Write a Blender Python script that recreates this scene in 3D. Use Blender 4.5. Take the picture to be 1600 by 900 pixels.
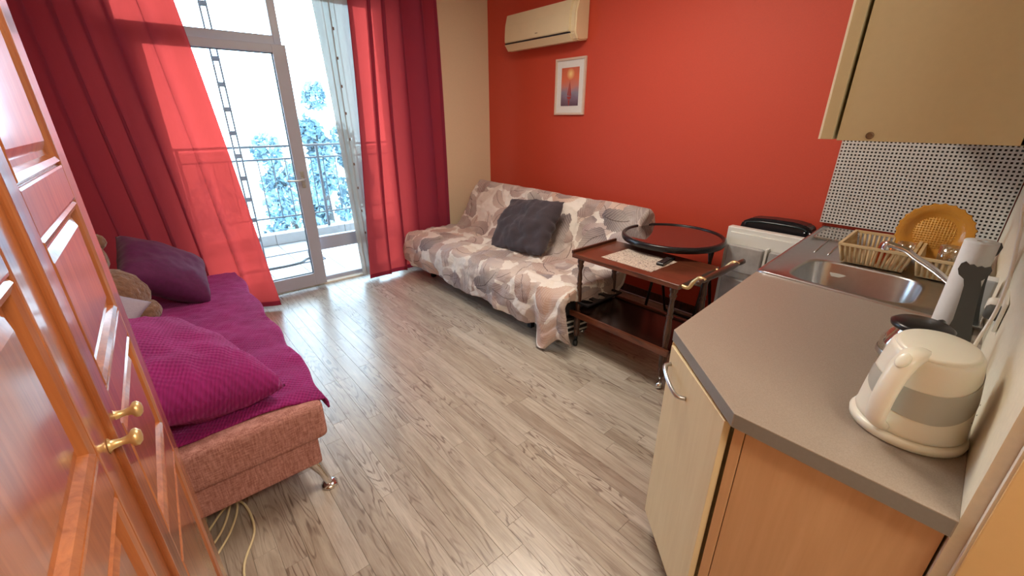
import bpy, bmesh, math, random
from mathutils import Vector, Matrix, noise
random.seed(7)
PI = math.pi
S = bpy.context.scene
COL = S.collection
for o in list(bpy.data.objects): bpy.data.objects.remove(o)

# ---------------------------------------------------------------- camera
cd = bpy.data.cameras.new('camera'); cam = bpy.data.objects.new('camera', cd); COL.objects.link(cam)
F_PX, HOR = 655.0, 267.0
pitch = math.atan2(HOR, F_PX); az = math.atan2(605, math.hypot(F_PX, HOR))
fw = Vector((math.sin(az)*math.cos(pitch), math.cos(az)*math.cos(pitch), -math.sin(pitch)))
cam.location = (0, 0, 1.5); cam.rotation_euler = fw.to_track_quat('-Z', 'Y').to_euler()
cd.sensor_fit = 'HORIZONTAL'; cd.sensor_width = 36; cd.lens = 36*F_PX/1600; cd.clip_start = .02; cd.clip_end = 400
S.camera = cam

# ---------------------------------------------------------------- world, sun, lamps, exposure
w = bpy.data.worlds.new('world'); S.world = w; w.use_nodes = True
bg = w.node_tree.nodes['Background']; bg.inputs[0].default_value = (.56, .80, 1, 1); bg.inputs[1].default_value = 11.0
def light(name, kind, loc, rot, energy, color, size=None, sizey=None, angle=None):
    l = bpy.data.lights.new(name, kind); l.energy = energy; l.color = color
    if size: l.shape = 'RECTANGLE'; l.size = size; l.size_y = sizey or size
    if angle: l.angle = angle
    o = bpy.data.objects.new(name, l); COL.objects.link(o); o.location = loc; o.rotation_euler = rot; return o
sun = light('sun', 'SUN', (0, 10, 10), (0, 0, 0), 9, (1, .95, .88), angle=.01)
sun.rotation_euler = Vector((-.35, -.62, -1.05)).to_track_quat('-Z', 'Y').to_euler()
light('ceiling_lamp_light', 'AREA', (1.55, 1.7, 2.70), (0, 0, 0), 44, (1, .90, .76), .7, .7)
light('hall_lamp_light', 'AREA', (.35, -.75, 2.5), (math.radians(25), 0, math.radians(-20)), 24, (1, .88, .72), .5, .5)
S.view_settings.view_transform = 'Standard'; S.view_settings.look = 'None'
S.view_settings.exposure = 0.0; S.view_settings.gamma = 1; S.view_settings.use_curve_mapping = False

# ---------------------------------------------------------------- material helpers
def hexc(r, g, b):
    f = lambda c: (c/255/12.92) if c/255 <= .04045 else ((c/255+.055)/1.055)**2.4
    return (f(r), f(g), f(b), 1)
class NT:
    def __init__(s, name):
        s.m = bpy.data.materials.new(name); s.m.use_nodes = True; s.t = s.m.node_tree
        s.b = s.t.nodes['Principled BSDF']; s.out = s.t.nodes['Material Output']
    def n(s, kind, **kw):
        nd = s.t.nodes.new('ShaderNode'+kind)
        for k, v in kw.items():
            if k.startswith('_'): setattr(nd, k[1:], v)
        return nd
    def put(s, sock, v):
        if hasattr(v, 'is_linked') or isinstance(v, bpy.types.NodeSocket): s.t.links.new(v, sock)
        else: sock.default_value = v
    def math(s, op, a, b=0.0, c=None):
        nd = s.n('Math', _operation=op); s.put(nd.inputs[0], a); s.put(nd.inputs[1], b)
        if c is not None: s.put(nd.inputs[2], c)
        return nd.outputs[0]
    def vmath(s, op, a, b=(0, 0, 0)):
        nd = s.n('VectorMath', _operation=op); s.put(nd.inputs[0], a)
        if op == 'SCALE': s.put(nd.inputs['Scale'], b)
        else: s.put(nd.inputs[1], b)
        return nd.outputs[1] if op in ('LENGTH', 'DISTANCE', 'DOT_PRODUCT') else nd.outputs[0]
    def mix(s, f, a, b, mode='MIX'):
        nd = s.n('Mix', _data_type='RGBA', _blend_type=mode)
        s.put(nd.inputs[0], f); s.put(nd.inputs[6], a); s.put(nd.inputs[7], b); return nd.outputs[2]
    def ramp(s, f, stops):
        nd = s.n('ValToRGB'); s.put(nd.inputs[0], f); e = nd.color_ramp.elements
        e[0].position, e[0].color = stops[0]; e[1].position, e[1].color = stops[-1]
        for p, c in stops[1:-1]: x = e.new(p); x.color = c
        return nd.outputs[0]
    def coord(s, what='Object'): return s.n('TexCoord').outputs[what]
    def mapping(s, v, scale=(1, 1, 1), rot=(0, 0, 0), loc=(0, 0, 0)):
        nd = s.n('Mapping'); s.put(nd.inputs[0], v); nd.inputs[3].default_value = scale; nd.inputs[2].default_value = rot; nd.inputs[1].default_value = loc; return nd.outputs[0]
    def noise(s, v, scale, detail=3, rough=.5, dist=0.0):
        nd = s.n('TexNoise'); s.put(nd.inputs['Vector'], v); nd.inputs['Scale'].default_value = scale; nd.inputs['Detail'].default_value = detail
        nd.inputs['Roughness'].default_value = rough; nd.inputs['Distortion'].default_value = dist; return nd.outputs[0]
    def bump(s, h, strength=.3, dist=.01):
        nd = s.n('Bump'); s.put(nd.inputs['Height'], h); nd.inputs['Strength'].default_value = strength; nd.inputs['Distance'].default_value = dist
        s.t.links.new(nd.outputs[0], s.b.inputs['Normal'])
    def base(s, c=None, rough=None, metal=None, **kw):
        if c is not None: s.put(s.b.inputs['Base Color'], c)
        if rough is not None: s.put(s.b.inputs['Roughness'], rough)
        if metal is not None: s.b.inputs['Metallic'].default_value = metal
        for k, v in kw.items(): s.put(s.b.inputs[k.replace('_', ' ')], v)
        return s
def plain(name, c, rough=.5, metal=0.0, nscale=0, namt=.12, bump=0, bdist=.002, **kw):
    n = NT(name)
    if nscale:
        v = n.noise(n.coord(), nscale, 4)
        dark = tuple(x*(1-namt*2) for x in c[:3])+(1,)
        n.base(n.mix(v, dark, tuple(min(1, x*(1+namt)) for x in c[:3])+(1,)), rough, metal, **kw)
        if bump: n.bump(v, bump, bdist)
    else: n.base(c, rough, metal, **kw)
    return n.m
M = {}
M['red_wall'] = plain('red_wall_paint', hexc(204, 74, 50), .62, 0, 160, .05, .35, .001)
M['cream_wall'] = plain('cream_wall_paint', hexc(232, 212, 178), .7, 0, 130, .04, .3, .001)
M['kitchen_wall'] = plain('pale_cream_wall_paint', hexc(240, 232, 208), .55, 0, 90, .05, .3, .001)
M['casing'] = plain('beige_casing_paint', hexc(226, 190, 134), .5, 0, 30, .03)
M['casing_edge'] = plain('white_casing_edge', hexc(240, 235, 222), .4)
M['ceiling'] = plain('white_ceiling_paint', hexc(238, 234, 226), .8, 0, 40, .02)
M['upvc'] = plain('white_plastic_frame', hexc(176, 178, 192), .3, 0, 20, .02)
M['cream_lam'] = plain('cream_laminate', hexc(196, 185, 150), .45, 0, 60, .03)
M['black_plastic'] = plain('black_plastic', (.010, .011, .014, 1), .28)
M['black_rubber'] = plain('black_rubber', (.012, .012, .012, 1), .6)
M['chrome'] = plain('polished_chrome', (.75, .76, .78, 1), .12, 1.0)
M['steel'] = plain('brushed_metal', (.55, .56, .58, 1), .28, 1.0, 40, .06)
M['grey_metal'] = plain('grey_painted_metal', hexc(120, 122, 132), .45)
M['gold'] = plain('polished_brass', (.80, .60, .30, 1), .35, .7, 20, .1)
M['white_plastic'] = plain('white_plastic', hexc(238, 234, 222), .3)
M['cream_plastic'] = plain('kettle_plastic', hexc(242, 239, 224), .28, 0, 15, .02, Subsurface_Weight=.08)
M['ac'] = plain('aged_white_plastic', hexc(232, 216, 176), .32, 0, 12, .03)
M['white_enamel'] = plain('white_fridge_plastic', hexc(228, 228, 222), .3, 0, 10, .02)
M['pocket'] = plain('translucent_grey_plastic', hexc(186, 184, 184), .25, 0, 14, .25)
M['beige_rack'] = plain('beige_rack_plastic', hexc(216, 190, 145), .38, 0, 20, .04)
M['grey_card'] = plain('dark_grey_painted_board', hexc(82, 82, 78), .6, 0, 30, .05)
M['paper'] = plain('white_paper', hexc(232, 232, 230), .85, 0, 60, .03, .3, .001)
M['dark_fabric'] = plain('charcoal_fabric', hexc(66, 58, 66), .9, 0, 220, .25, .5, .002, Sheen_Weight=.15)
M['lilac'] = plain('lilac_grey_fabric', hexc(170, 160, 176), .9, 0, 180, .1, .3, .001)
M['under_frame'] = plain('dark_under_frame', (.02, .018, .02, 1), .7)
M['curb'] = plain('balcony_curb_stone', hexc(150, 148, 152), .6, 0, 14, .08)
M['tile'] = plain('balcony_floor_tile', hexc(150, 152, 158), .35, 0, 9, .08)
M['grout'] = plain('grey_grout', hexc(110, 110, 112), .8)
M['plaster'] = plain('outside_plaster', hexc(190, 186, 180), .8, 0, 10, .04)
M['rail'] = plain('railing_paint', hexc(70, 76, 88), .45)
M['hose'] = plain('dark_hose_rubber', hexc(60, 66, 74), .5)
M['ground'] = plain('far_ground', hexc(150, 160, 160), .9, 0, .2, .2)
M['leaf'] = plain('hazed_tree_leaves', (.20, .34, .42, 1), .6, 0, 1.5, .4)  # outdoor haze and glare are put into this pale blue leaf colour
M['bark'] = plain('tree_bark', (.05, .05, .05, 1), .8)
M['hole_shade'] = plain('grey_hole_shade', hexc(72, 70, 66), .7, 0, 12, .15)
M['cat_ear'] = M['grey_card']
M['mark'] = plain('brown_woven_mark', hexc(120, 92, 72), .8)
M['blk_mark'] = plain('black_print', (.02, .02, .02, 1), .5)
M['plush'] = plain('brown_plush', hexc(140, 102, 80), .95, 0, 35, .35, .9, .02, Sheen_Weight=.4)
M['cable'] = plain('cream_cable', hexc(226, 212, 170), .45)
M['frame_wood'] = plain('pale_frame_wood', hexc(222, 200, 182), .4, 0, 60, .05)

def glass(name, c=(1, 1, 1, 1), rough=0.0, alpha=.12):
    n = NT(name); tr = n.n('BsdfTransparent'); tr.inputs[0].default_value = c
    gl = n.n('BsdfGlossy'); gl.inputs['Roughness'].default_value = max(.02, rough); gl.inputs[0].default_value = (1, 1, 1, 1)
    fr = n.n('LayerWeight'); fr.inputs[0].default_value = .35
    mx = n.n('MixShader'); f = n.math('ADD', n.math('MULTIPLY', fr.outputs[1], .7), alpha*.35)
    n.t.links.new(f, mx.inputs[0]); n.t.links.new(tr.outputs[0], mx.inputs[1]); n.t.links.new(gl.outputs[0], mx.inputs[2])
    n.t.links.new(mx.outputs[0], n.out.inputs[0]); return n.m
M['glass'] = glass('window_glass', (.96, .98, .98, 1))
M['clear'] = glass('clear_drinking_glass', (.90, .90, .87, 1), .03, .3)
M['amber'] = glass('amber_tinted_glass', (.78, .40, .07, 1), .05, .25)
def amber_body():
    n = NT('amber_pressed_glass'); n.base((.80, .38, .06, 1), .18, 0, Transmission_Weight=.35, IOR=1.45)
    v = n.coord(); c = n.n('TexChecker'); n.put(c.inputs['Vector'], v); c.inputs['Scale'].default_value = 90
    n.bump(c.outputs[1], .4, .003); return n.m
M['amber_plate'] = amber_body()

def wood(name, c1, c2, rough=.35, scale=(6, 6, .7), coat=0.0, ring=5.0, bump=.05):
    n = NT(name); v = n.mapping(n.coord(), scale)
    a = n.noise(v, 3.0, 6, .6, .6); wv = n.n('TexWave'); n.put(wv.inputs[0], v); wv.inputs['Scale'].default_value = ring
    wv.inputs['Distortion'].default_value = 7; wv.inputs['Detail'].default_value = 3; wv.inputs['Detail Scale'].default_value = 1.4
    f = n.math('ADD', n.math('MULTIPLY', a, .65), n.math('MULTIPLY', wv.outputs[1], .35))
    n.base(n.ramp(f, [(.25, c1), (.75, c2)]), rough); n.b.inputs['Coat Weight'].default_value = coat; n.b.inputs['Coat Roughness'].default_value = .06
    n.bump(f, bump, .002); return n.m
def lacquer():
    n = NT('lacquered_red_brown_wood'); p = n.coord(); a = n.noise(n.mapping(p, (30, 22, 1.3)), 2.0, 6, .65, .8); b = n.noise(n.mapping(p, (3, 3, .5)), 1.5, 3)
    f = n.math('ADD', n.math('MULTIPLY', a, .6), n.math('MULTIPLY', b, .4)); n.base(n.ramp(f, [(.34, hexc(140, 72, 36)), (.66, hexc(204, 128, 76))]), .35)
    n.b.inputs['Coat Weight'].default_value = 1.0; n.b.inputs['Coat Roughness'].default_value = .10; n.bump(a, .06, .002); return n.m
M['lacquer'] = lacquer()
M['mahogany'] = wood('worn_mahogany', hexc(62, 30, 19), hexc(116, 64, 43), .3, (8, 1, 8), .4)
M['dark_wood'] = wood('dark_turned_wood', hexc(48, 26, 18), hexc(92, 56, 40), .35, (8, 8, 2), .3)
M['shelf_dark'] = plain('dark_smoked_shelf', hexc(38, 22, 18), .22, 0, 12, .2)
def laminate(name, c1, c2):
    n = NT(name); p = n.coord(); a = n.noise(n.mapping(p, (26, 26, 1.6)), 2.0, 5, .6, .4); b = n.noise(n.mapping(p, (4, 4, 1)), 1.5, 3, .5, 1.0)
    n.base(n.ramp(n.math('ADD', n.math('MULTIPLY', a, .5), n.math('MULTIPLY', b, .5)), [(.3, c1), (.7, c2)]), .48); n.bump(a, .02, .001); return n.m
M['birch'] = laminate('pale_birch_laminate', hexc(224, 202, 158), hexc(238, 220, 180))
M['beech'] = laminate('beech_laminate', hexc(204, 160, 116), hexc(222, 180, 136))

def floor_mat():
    n = NT('grey_brown_laminate_plank'); info = n.n('ObjectInfo'); r = info.outputs['Random']
    off = n.vmath('SCALE', (13.7, 31.3, 7.1), n.math('MULTIPLY', r, 10.0)); p = n.vmath('ADD', n.coord(), off)
    a = n.noise(n.mapping(p, (16, 1.6, 1)), 2.2, 6, .62, .5)
    big = n.noise(n.mapping(p, (13, 1.7, 1)), 1.0, 2.2, .45)
    con = n.math('SINE', n.math('MULTIPLY', big, 85.0))
    fine = n.noise(n.mapping(p, (190, 6, 1)), 1.0, 3, .7); rng = n.noise(n.mapping(p, (7, 1.3, 1)), 1.0, 2)
    tone = n.ramp(r, [(0, hexc(176, 165, 150)), (.35, hexc(190, 181, 167)), (.7, hexc(200, 192, 180)), (1, hexc(168, 156, 142))])
    line = n.ramp(con, [(.45, (0, 0, 0, 1)), (.95, (1, 1, 1, 1))])
    lm = n.math('MULTIPLY', n.math('MULTIPLY', line, n.ramp(rng, [(.44, (0, 0, 0, 1)), (.60, (1, 1, 1, 1))])), n.math('MULTIPLY', n.ramp(fine, [(.25, (0, 0, 0, 1)), (.6, (1, 1, 1, 1))]), .85))
    c = n.mix(n.ramp(a, [(.3, (0, 0, 0, 1)), (.72, (1, 1, 1, 1))]), n.mix(1.0, tone, (.66, .61, .58, 1), 'MULTIPLY'), n.mix(1.0, tone, (1.10, 1.10, 1.10, 1), 'MULTIPLY'))
    c = n.mix(lm, c, hexc(98, 78, 68)); c = n.mix(n.math('MULTIPLY', n.ramp(fine, [(.5, (0, 0, 0, 1)), (.72, (1, 1, 1, 1))]), .4), c, hexc(120, 100, 88))
    n.base(c, n.math('ADD', .30, n.math('MULTIPLY', a, .15))); n.bump(n.math('ADD', a, fine), .06, .001); n.b.inputs['Coat Weight'].default_value = .7; n.b.inputs['Coat Roughness'].default_value = .24
    return n.m
M['plank'] = floor_mat()
M['joint'] = plain('dark_joint', hexc(120, 104, 92), .8)

def worktop():
    n = NT('speckled_grey_brown_laminate'); p = n.coord(); a = n.noise(p, 420, 2); b = n.noise(p, 9, 3)
    c = n.mix(n.ramp(a, [(.35, (0, 0, 0, 1)), (.65, (1, 1, 1, 1))]), hexc(146, 134, 122), hexc(160, 147, 135)); c = n.mix(n.math('MULTIPLY', b, .35), c, hexc(150, 139, 128))
    n.base(c, .38); n.bump(a, .08, .0005); return n.m
M['worktop'] = worktop(); M['worktop_edge'] = plain('grey_edge_strip', hexc(136, 133, 128), .4, 0, 120, .05)

def ridged(name, c1, c2):
    n = NT(name); p = n.coord('UV'); w1 = n.n('TexWave', _wave_type='BANDS'); n.put(w1.inputs[0], n.mapping(p, (1, 1, 1), (0, 0, .5))); w1.inputs['Scale'].default_value = 26; w1.inputs['Distortion'].default_value = 1.6; w1.inputs['Detail Scale'].default_value = 3
    w2 = n.n('TexWave'); n.put(w2.inputs[0], n.mapping(p, (1, 1, 1), (0, 0, 2.1))); w2.inputs['Scale'].default_value = 18; w2.inputs['Distortion'].default_value = 1.5
    h = n.math('ADD', w1.outputs[1], n.math('MULTIPLY', w2.outputs[1], .6)); a = n.noise(p, 6, 3)
    n.base(n.mix(n.math('ADD', n.math('MULTIPLY', h, .18), n.math('MULTIPLY', a, .9)), c1, c2), .85, 0, Sheen_Weight=.35, Sheen_Roughness=.4); n.b.inputs['Sheen Tint'].default_value = (.9, .25, .7, 1)
    n.bump(h, .55, .006); return n.m
M['purple'] = ridged('purple_ridged_fleece', hexc(104, 8, 76), hexc(168, 26, 122))
M['dark_purple'] = plain('deep_purple_velvet', hexc(92, 12, 76), .8, 0, 50, .2, .2, .003, Sheen_Weight=.12)
def upholstery():
    n = NT('salmon_woven_upholstery'); p = n.coord(); a = n.noise(n.mapping(p, (40, 40, 260)), 1, 3); b = n.noise(n.mapping(p, (260, 260, 30)), 1, 3); c = n.noise(p, 5, 3)
    f = n.math('ADD', n.math('MULTIPLY', a, .5), n.math('MULTIPLY', b, .5)); n.base(n.mix(n.ramp(f, [(.36, (0, 0, 0, 1)), (.64, (1, 1, 1, 1))]), hexc(150, 96, 88), hexc(206, 154, 146)), .9)
    n.bump(f, .4, .003); return n.m
M['salmon'] = upholstery()

def cloth_curtain(name, c, tc, frac=.45, sheer=0.0):
    n = NT(name); p = n.coord(); f = n.noise(n.mapping(p, (70, 70, 6)), 3, 3)
    col = n.mix(f, tuple(x*.8 for x in c[:3])+(1,), c); n.base(col, .85, 0, Sheen_Weight=.15)
    tr = n.n('BsdfTranslucent'); tr.inputs[0].default_value = tc
    m = n.n('MixShader'); m.inputs[0].default_value = frac; n.t.links.new(n.b.outputs[0], m.inputs[1]); n.t.links.new(tr.outputs[0], m.inputs[2]); last = m
    if sheer:
        t2 = n.n('BsdfTransparent'); t2.inputs[0].default_value = tuple(min(1, x*1.15) for x in tc[:3])+(1,); m2 = n.n('MixShader'); m2.inputs[0].default_value = sheer
        n.t.links.new(m.outputs[0], m2.inputs[1]); n.t.links.new(t2.outputs[0], m2.inputs[2]); last = m2
    n.t.links.new(last.outputs[0], n.out.inputs[0]); n.bump(f, .15, .003); return n.m
M['red_curtain'] = cloth_curtain('red_translucent_curtain', hexc(142, 52, 84), (.90, .08, .06, 1), .36, .08)
M['red_hem'] = cloth_curtain('red_curtain_hem', hexc(130, 20, 40), (.30, .01, .03, 1), .25)
M['sheer'] = cloth_curtain('cream_sheer_curtain', hexc(214, 208, 198), (.26, .26, .24, 1), .30, .20)

# feather print -----------------------------------------------------------------
def feather_mat():
    n = NT('feather_print_cotton'); uv = n.coord('UV')
    base = n.mix(n.noise(uv, 3, 3), hexc(240, 234, 226), hexc(208, 196, 188)); cur = base
    wob = n.noise(uv, 9, 2)
    cols = [[(0, hexc(164, 128, 118)), (.35, hexc(120, 106, 114)), (.6, hexc(190, 164, 154)), (1, hexc(132, 102, 98))],
            [(0, hexc(108, 96, 106)), (.4, hexc(196, 150, 126)), (.7, hexc(150, 134, 140)), (1, hexc(214, 200, 190))],
            [(0, hexc(100, 88, 96)), (.5, hexc(166, 138, 132)), (1, hexc(88, 78, 86))]]
    for k, (sc, off, thr) in enumerate([(4.4, 0, 1.1), (3.8, 5.3, 1.0), (3.3, 9.1, .85)]):
        p = n.vmath('ADD', n.vmath('SCALE', uv, sc), (off, off*1.7, 0))
        vo = n.n('TexVoronoi', _voronoi_dimensions='2D', _feature='F1'); n.put(vo.inputs['Vector'], p); vo.inputs['Scale'].default_value = 1; vo.inputs['Randomness'].default_value = .75
        d = n.vmath('SUBTRACT', p, vo.outputs['Position']); sp = n.n('SeparateColor'); n.put(sp.inputs[0], vo.outputs['Color'])
        rot = n.n('VectorRotate', _rotation_type='Z_AXIS'); n.put(rot.inputs[0], d); n.put(rot.inputs['Angle'], n.math('MULTIPLY', sp.outputs[0], 6.283))
        sx = n.n('SeparateXYZ'); n.put(sx.inputs[0], rot.outputs[0]); X, Y = sx.outputs[0], sx.outputs[1]
        Yc = n.math('ADD', Y, n.math('MULTIPLY', n.math('MULTIPLY', X, X), .5))           # curved spine
        wdt = n.math('SUBTRACT', .27, n.math('MULTIPLY', X, .16)); ay = n.math('ABSOLUTE', Yc)
        e = n.math('ADD', n.math('POWER', n.math('DIVIDE', n.math('ABSOLUTE', X), .60), 2.4), n.math('POWER', n.math('DIVIDE', ay, wdt), 2.0))
        barb = n.math('SINE', n.math('MULTIPLY', n.math('SUBTRACT', X, n.math('MULTIPLY', ay, 1.1)), 75))
        nb = n.noise(n.vmath('SCALE', p, 7.0), 1, 2)
        e2 = n.math('ADD', e, n.math('ADD', n.math('MULTIPLY', barb, .05), n.math('MULTIPLY', n.math('SUBTRACT', nb, .5), .9)))
        mask = n.math('MULTIPLY', n.math('LESS_THAN', e2, 1.0), n.math('LESS_THAN', sp.outputs[2], thr))
        fc = n.ramp(sp.outputs[1], cols[k]); fc = n.mix(n.math('MULTIPLY', n.math('MAXIMUM', barb, 0), .2), fc, hexc(236, 226, 210))
        fc = n.mix(n.ramp(n.math('ADD', X, .5), [(0, (0, 0, 0, 1)), (1, (.55, .55, .55, 1))]), fc, hexc(222, 208, 196))
        cur = n.mix(n.math('MULTIPLY', mask, .92), cur, fc)
        spine = n.math('MULTIPLY', n.math('LESS_THAN', ay, .011), n.math('LESS_THAN', n.math('ABSOLUTE', X), .5)); spine = n.math('MULTIPLY', spine, n.math('LESS_THAN', sp.outputs[2], thr*.62))
        cur = n.mix(n.math('MULTIPLY', spine, .8), cur, hexc(84, 66, 62))
    n.base(cur, .85, 0, Sheen_Weight=.1); n.bump(n.noise(uv, 13, 5, .6, 1.2), .6, .014); return n.m
M['feather'] = feather_mat()

# ---------------------------------------------------------------- geometry helpers
def link(name, bm, mat, parent=None, smooth=False, loc=None, kind=None):
    me = bpy.data.meshes.new(name); bm.normal_update(); bm.to_mesh(me); bm.free()
    mats = mat if isinstance(mat, (list, tuple)) else [mat]
    for m in mats: me.materials.append(m)
    if smooth:
        for p in me.polygons: p.use_smooth = True
    o = bpy.data.objects.new(name, me); COL.objects.link(o)
    if parent: o.parent = parent
    if loc: o.location = loc
    if kind: o['kind'] = kind
    return o
def thing(name, label, cat, loc=(0, 0, 0), rz=0, group=None):
    o = bpy.data.objects.new(name, None); COL.objects.link(o); o.empty_display_size = .1; o.location = loc; o.rotation_euler = (0, 0, rz)
    o['label'] = label; o['category'] = cat
    if group: o['group'] = group
    return o
def tag(o, label, cat, group=None):
    o['label'] = label; o['category'] = cat
    if group: o['group'] = group
    return o
def box(bm, x0, y0, z0, x1, y1, z1, bev=0.0, seg=2, mi=0, mat=None):
    r = bmesh.ops.create_cube(bm, size=1); vs = r['verts']
    for v in vs: v.co = Vector(((x0+x1)/2+v.co.x*(x1-x0), (y0+y1)/2+v.co.y*(y1-y0), (z0+z1)/2+v.co.z*(z1-z0)))
    fs = list({f for v in vs for f in v.link_faces})
    for f in fs: f.material_index = mi
    if bev:
        es = list({e for v in vs for e in v.link_edges})
        r2 = bmesh.ops.bevel(bm, geom=es, offset=bev, segments=seg, profile=.7, affect='EDGES'); vs = list({v for f in r2['faces'] for v in f.verts}|{v for v in vs if v.is_valid})
    if mat:
        for v in vs: v.co = mat @ v.co
    return vs
def B(*a, **k): bm = bmesh.new(); box(bm, *a, **k); return bm
def prism(bm, pts, z0, z1, bev=0.0, mi=0, side_mi=None):
    lo = [bm.verts.new((p[0], p[1], z0)) for p in pts]; hi = [bm.verts.new((p[0], p[1], z1)) for p in pts]; n = len(pts); fs = []
    fs.append(bm.faces.new(lo[::-1])); fs.append(bm.faces.new(hi))
    for i in range(n):
        f = bm.faces.new((lo[i], lo[(i+1) % n], hi[(i+1) % n], hi[i])); f.material_index = mi if side_mi is None else side_mi; fs.append(f)
    bmesh.ops.recalc_face_normals(bm, faces=fs)
    if bev: bmesh.ops.bevel(bm, geom=list({e for f in fs for e in f.edges}), offset=bev, segments=2, profile=.7, affect='EDGES')
def lathe(bm, prof, c=(0, 0, 0), n=24, axis=None, mi=0, caps=True, sx=1, sy=1):
    """prof: (r, z) list; axis: optional rotation matrix"""
    rings = []
    for r, z in prof:
        ring = []
        for i in range(n):
            a = 2*PI*i/n; v = Vector((r*math.cos(a)*sx, r*math.sin(a)*sy, z))
            if axis: v = axis @ v
            ring.append(bm.verts.new(v+Vector(c)))
        rings.append(ring)
    for a, b in zip(rings, rings[1:]):
        for i in range(n): f = bm.faces.new((a[i], a[(i+1) % n], b[(i+1) % n], b[i])); f.material_index = mi; f.smooth = True
    if caps:
        for ring, rev in ((rings[0], True), (rings[-1], False)):
            f = bm.faces.new(ring[::-1] if rev else ring); f.material_index = mi
    return rings
def tube(bm, pts, r, n=8, mi=0, cap=True, flat=1.0):
    pts = [Vector(p) for p in pts]; rs = r if isinstance(r, (list, tuple)) else [r]*len(pts); rings = []; up = None
    for i, p in enumerate(pts):
        t = (pts[min(i+1, len(pts)-1)]-pts[max(i-1, 0)]).normalized()
        if up is None:
            up = Vector((0, 0, 1)) if abs(t.z) < .9 else Vector((1, 0, 0))
        s = t.cross(up)
        if s.length < 1e-4: s = t.cross(Vector((0, 1, 0)))
        s.normalize(); up = s.cross(t).normalized()
        rings.append([bm.verts.new(p+(s*math.cos(2*PI*k/n)+up*math.sin(2*PI*k/n)*flat)*rs[i]) for k in range(n)])
    for a, b in zip(rings, rings[1:]):
        for k in range(n): f = bm.faces.new((a[k], a[(k+1) % n], b[(k+1) % n], b[k])); f.material_index = mi; f.smooth = True
    if cap:
        bm.faces.new(rings[0][::-1]).material_index = mi; bm.faces.new(rings[-1]).material_index = mi
def T(pts, r, **k): bm = bmesh.new(); tube(bm, pts, r, **k); bmesh.ops.recalc_face_normals(bm, faces=bm.faces); return bm
def L(prof, **k): bm = bmesh.new(); lathe(bm, prof, **k); bmesh.ops.recalc_face_normals(bm, faces=bm.faces); return bm
def spline(pts, n=8):
    P = [Vector(p) for p in pts]; P = [P[0]*2-P[1]]+P+[P[-1]*2-P[-2]]; out = []
    for i in range(1, len(P)-2):
        for k in range(n):
            t = k/n; a, b, c, d = P[i-1], P[i], P[i+1], P[i+2]
            out.append(.5*((2*b)+(c-a)*t+(2*a-5*b+4*c-d)*t*t+(3*b-a-3*c+d)*t**3))
    out.append(P[-2]); return out
def grid(bm, nu, nv, fn, uvfn=None, mi=0, flip=False):
    vs = [[bm.verts.new(fn(i/nu, j/nv)) for j in range(nv+1)] for i in range(nu+1)]
    uvl = bm.loops.layers.uv.verify()
    for i in range(nu):
        for j in range(nv):
            q = [(i, j), (i+1, j), (i+1, j+1), (i, j+1)]
            if flip: q = q[::-1]
            f = bm.faces.new([vs[a][b] for a, b in q]); f.smooth = True; f.material_index = mi
            for lp, (a, b) in zip(f.loops, q): lp[uvl].uv = uvfn(a/nu, b/nv) if uvfn else (a/nu, b/nv)
    return vs
def fbm(p, s, o=0.0): return noise.fractal(Vector(p)*s+Vector((o, o, o)), 1.0, 2.0, 4)
def solid(o, t, off=0):
    m = o.modifiers.new('thickness', 'SOLIDIFY'); m.thickness = t; m.offset = off; return o

# ================================================================= SETTING
XR, YB, XL, YK, ZC = 3.16, 4.09, -.75, -1.2, 2.75
def struct(name, bm, m, **k): o = link(name, bm, m, **k); o['kind'] = 'structure'; return o
fl = struct('floor', B(XL, YK, -.06, XR, YB, -.004), M['joint'])
PW = .079; rows = int((XR-XL)/PW)+1; pm = {}
for i in range(rows):
    y = YK+(-random.random()*.6); x0 = XL+i*PW
    if x0+PW > XR: break
    while y < YB:
        ln = random.choice([.45, .6, .75, .9, 1.05]); a, b = max(y, YK), min(y+ln, YB)
        y += ln
        if b-a < .05 or b < .25: 
            continue
        key = round(b-a, 3)
        if key not in pm:
            bm = bmesh.new(); box(bm, 0, 0, 0, PW-.0008, key-.0008, .0035, bev=.0004, seg=1); me = bpy.data.meshes.new('plank'); bm.to_mesh(me); bm.free(); me.materials.append(M['plank']); pm[key] = me
        o = bpy.data.objects.new('plank', pm[key]); COL.objects.link(o); o.parent = fl; o.location = (x0, a, -.0035)
struct('wall_right', B(XR, -.3, 0, XR+.15, YB+.15, ZC), M['red_wall'])
struct('wall_left', B(XL-.15, YK, 0, XL, YB+.15, ZC), M['cream_wall'])
struct('wall_front', B(XL-.15, YK-.12, 0, 1.1, YK, ZC), M['cream_wall'])
struct('ceiling', B(XL-.15, YK-.12, ZC, XR+.15, YB+.15, ZC+.12), M['ceiling'])
# balcony wall round the opening x .05..2.0, z 0..2.42
OX0, OX1, OZ = .05, 1.98, 2.46
bm = bmesh.new(); box(bm, XL, YB, 0, OX0, YB+.22, ZC); box(bm, OX1, YB, 0, XR, YB+.22, ZC); box(bm, OX0, YB, OZ, OX1, YB+.22, ZC)
struct('wall_back', bm, M['cream_wall'])
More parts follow.
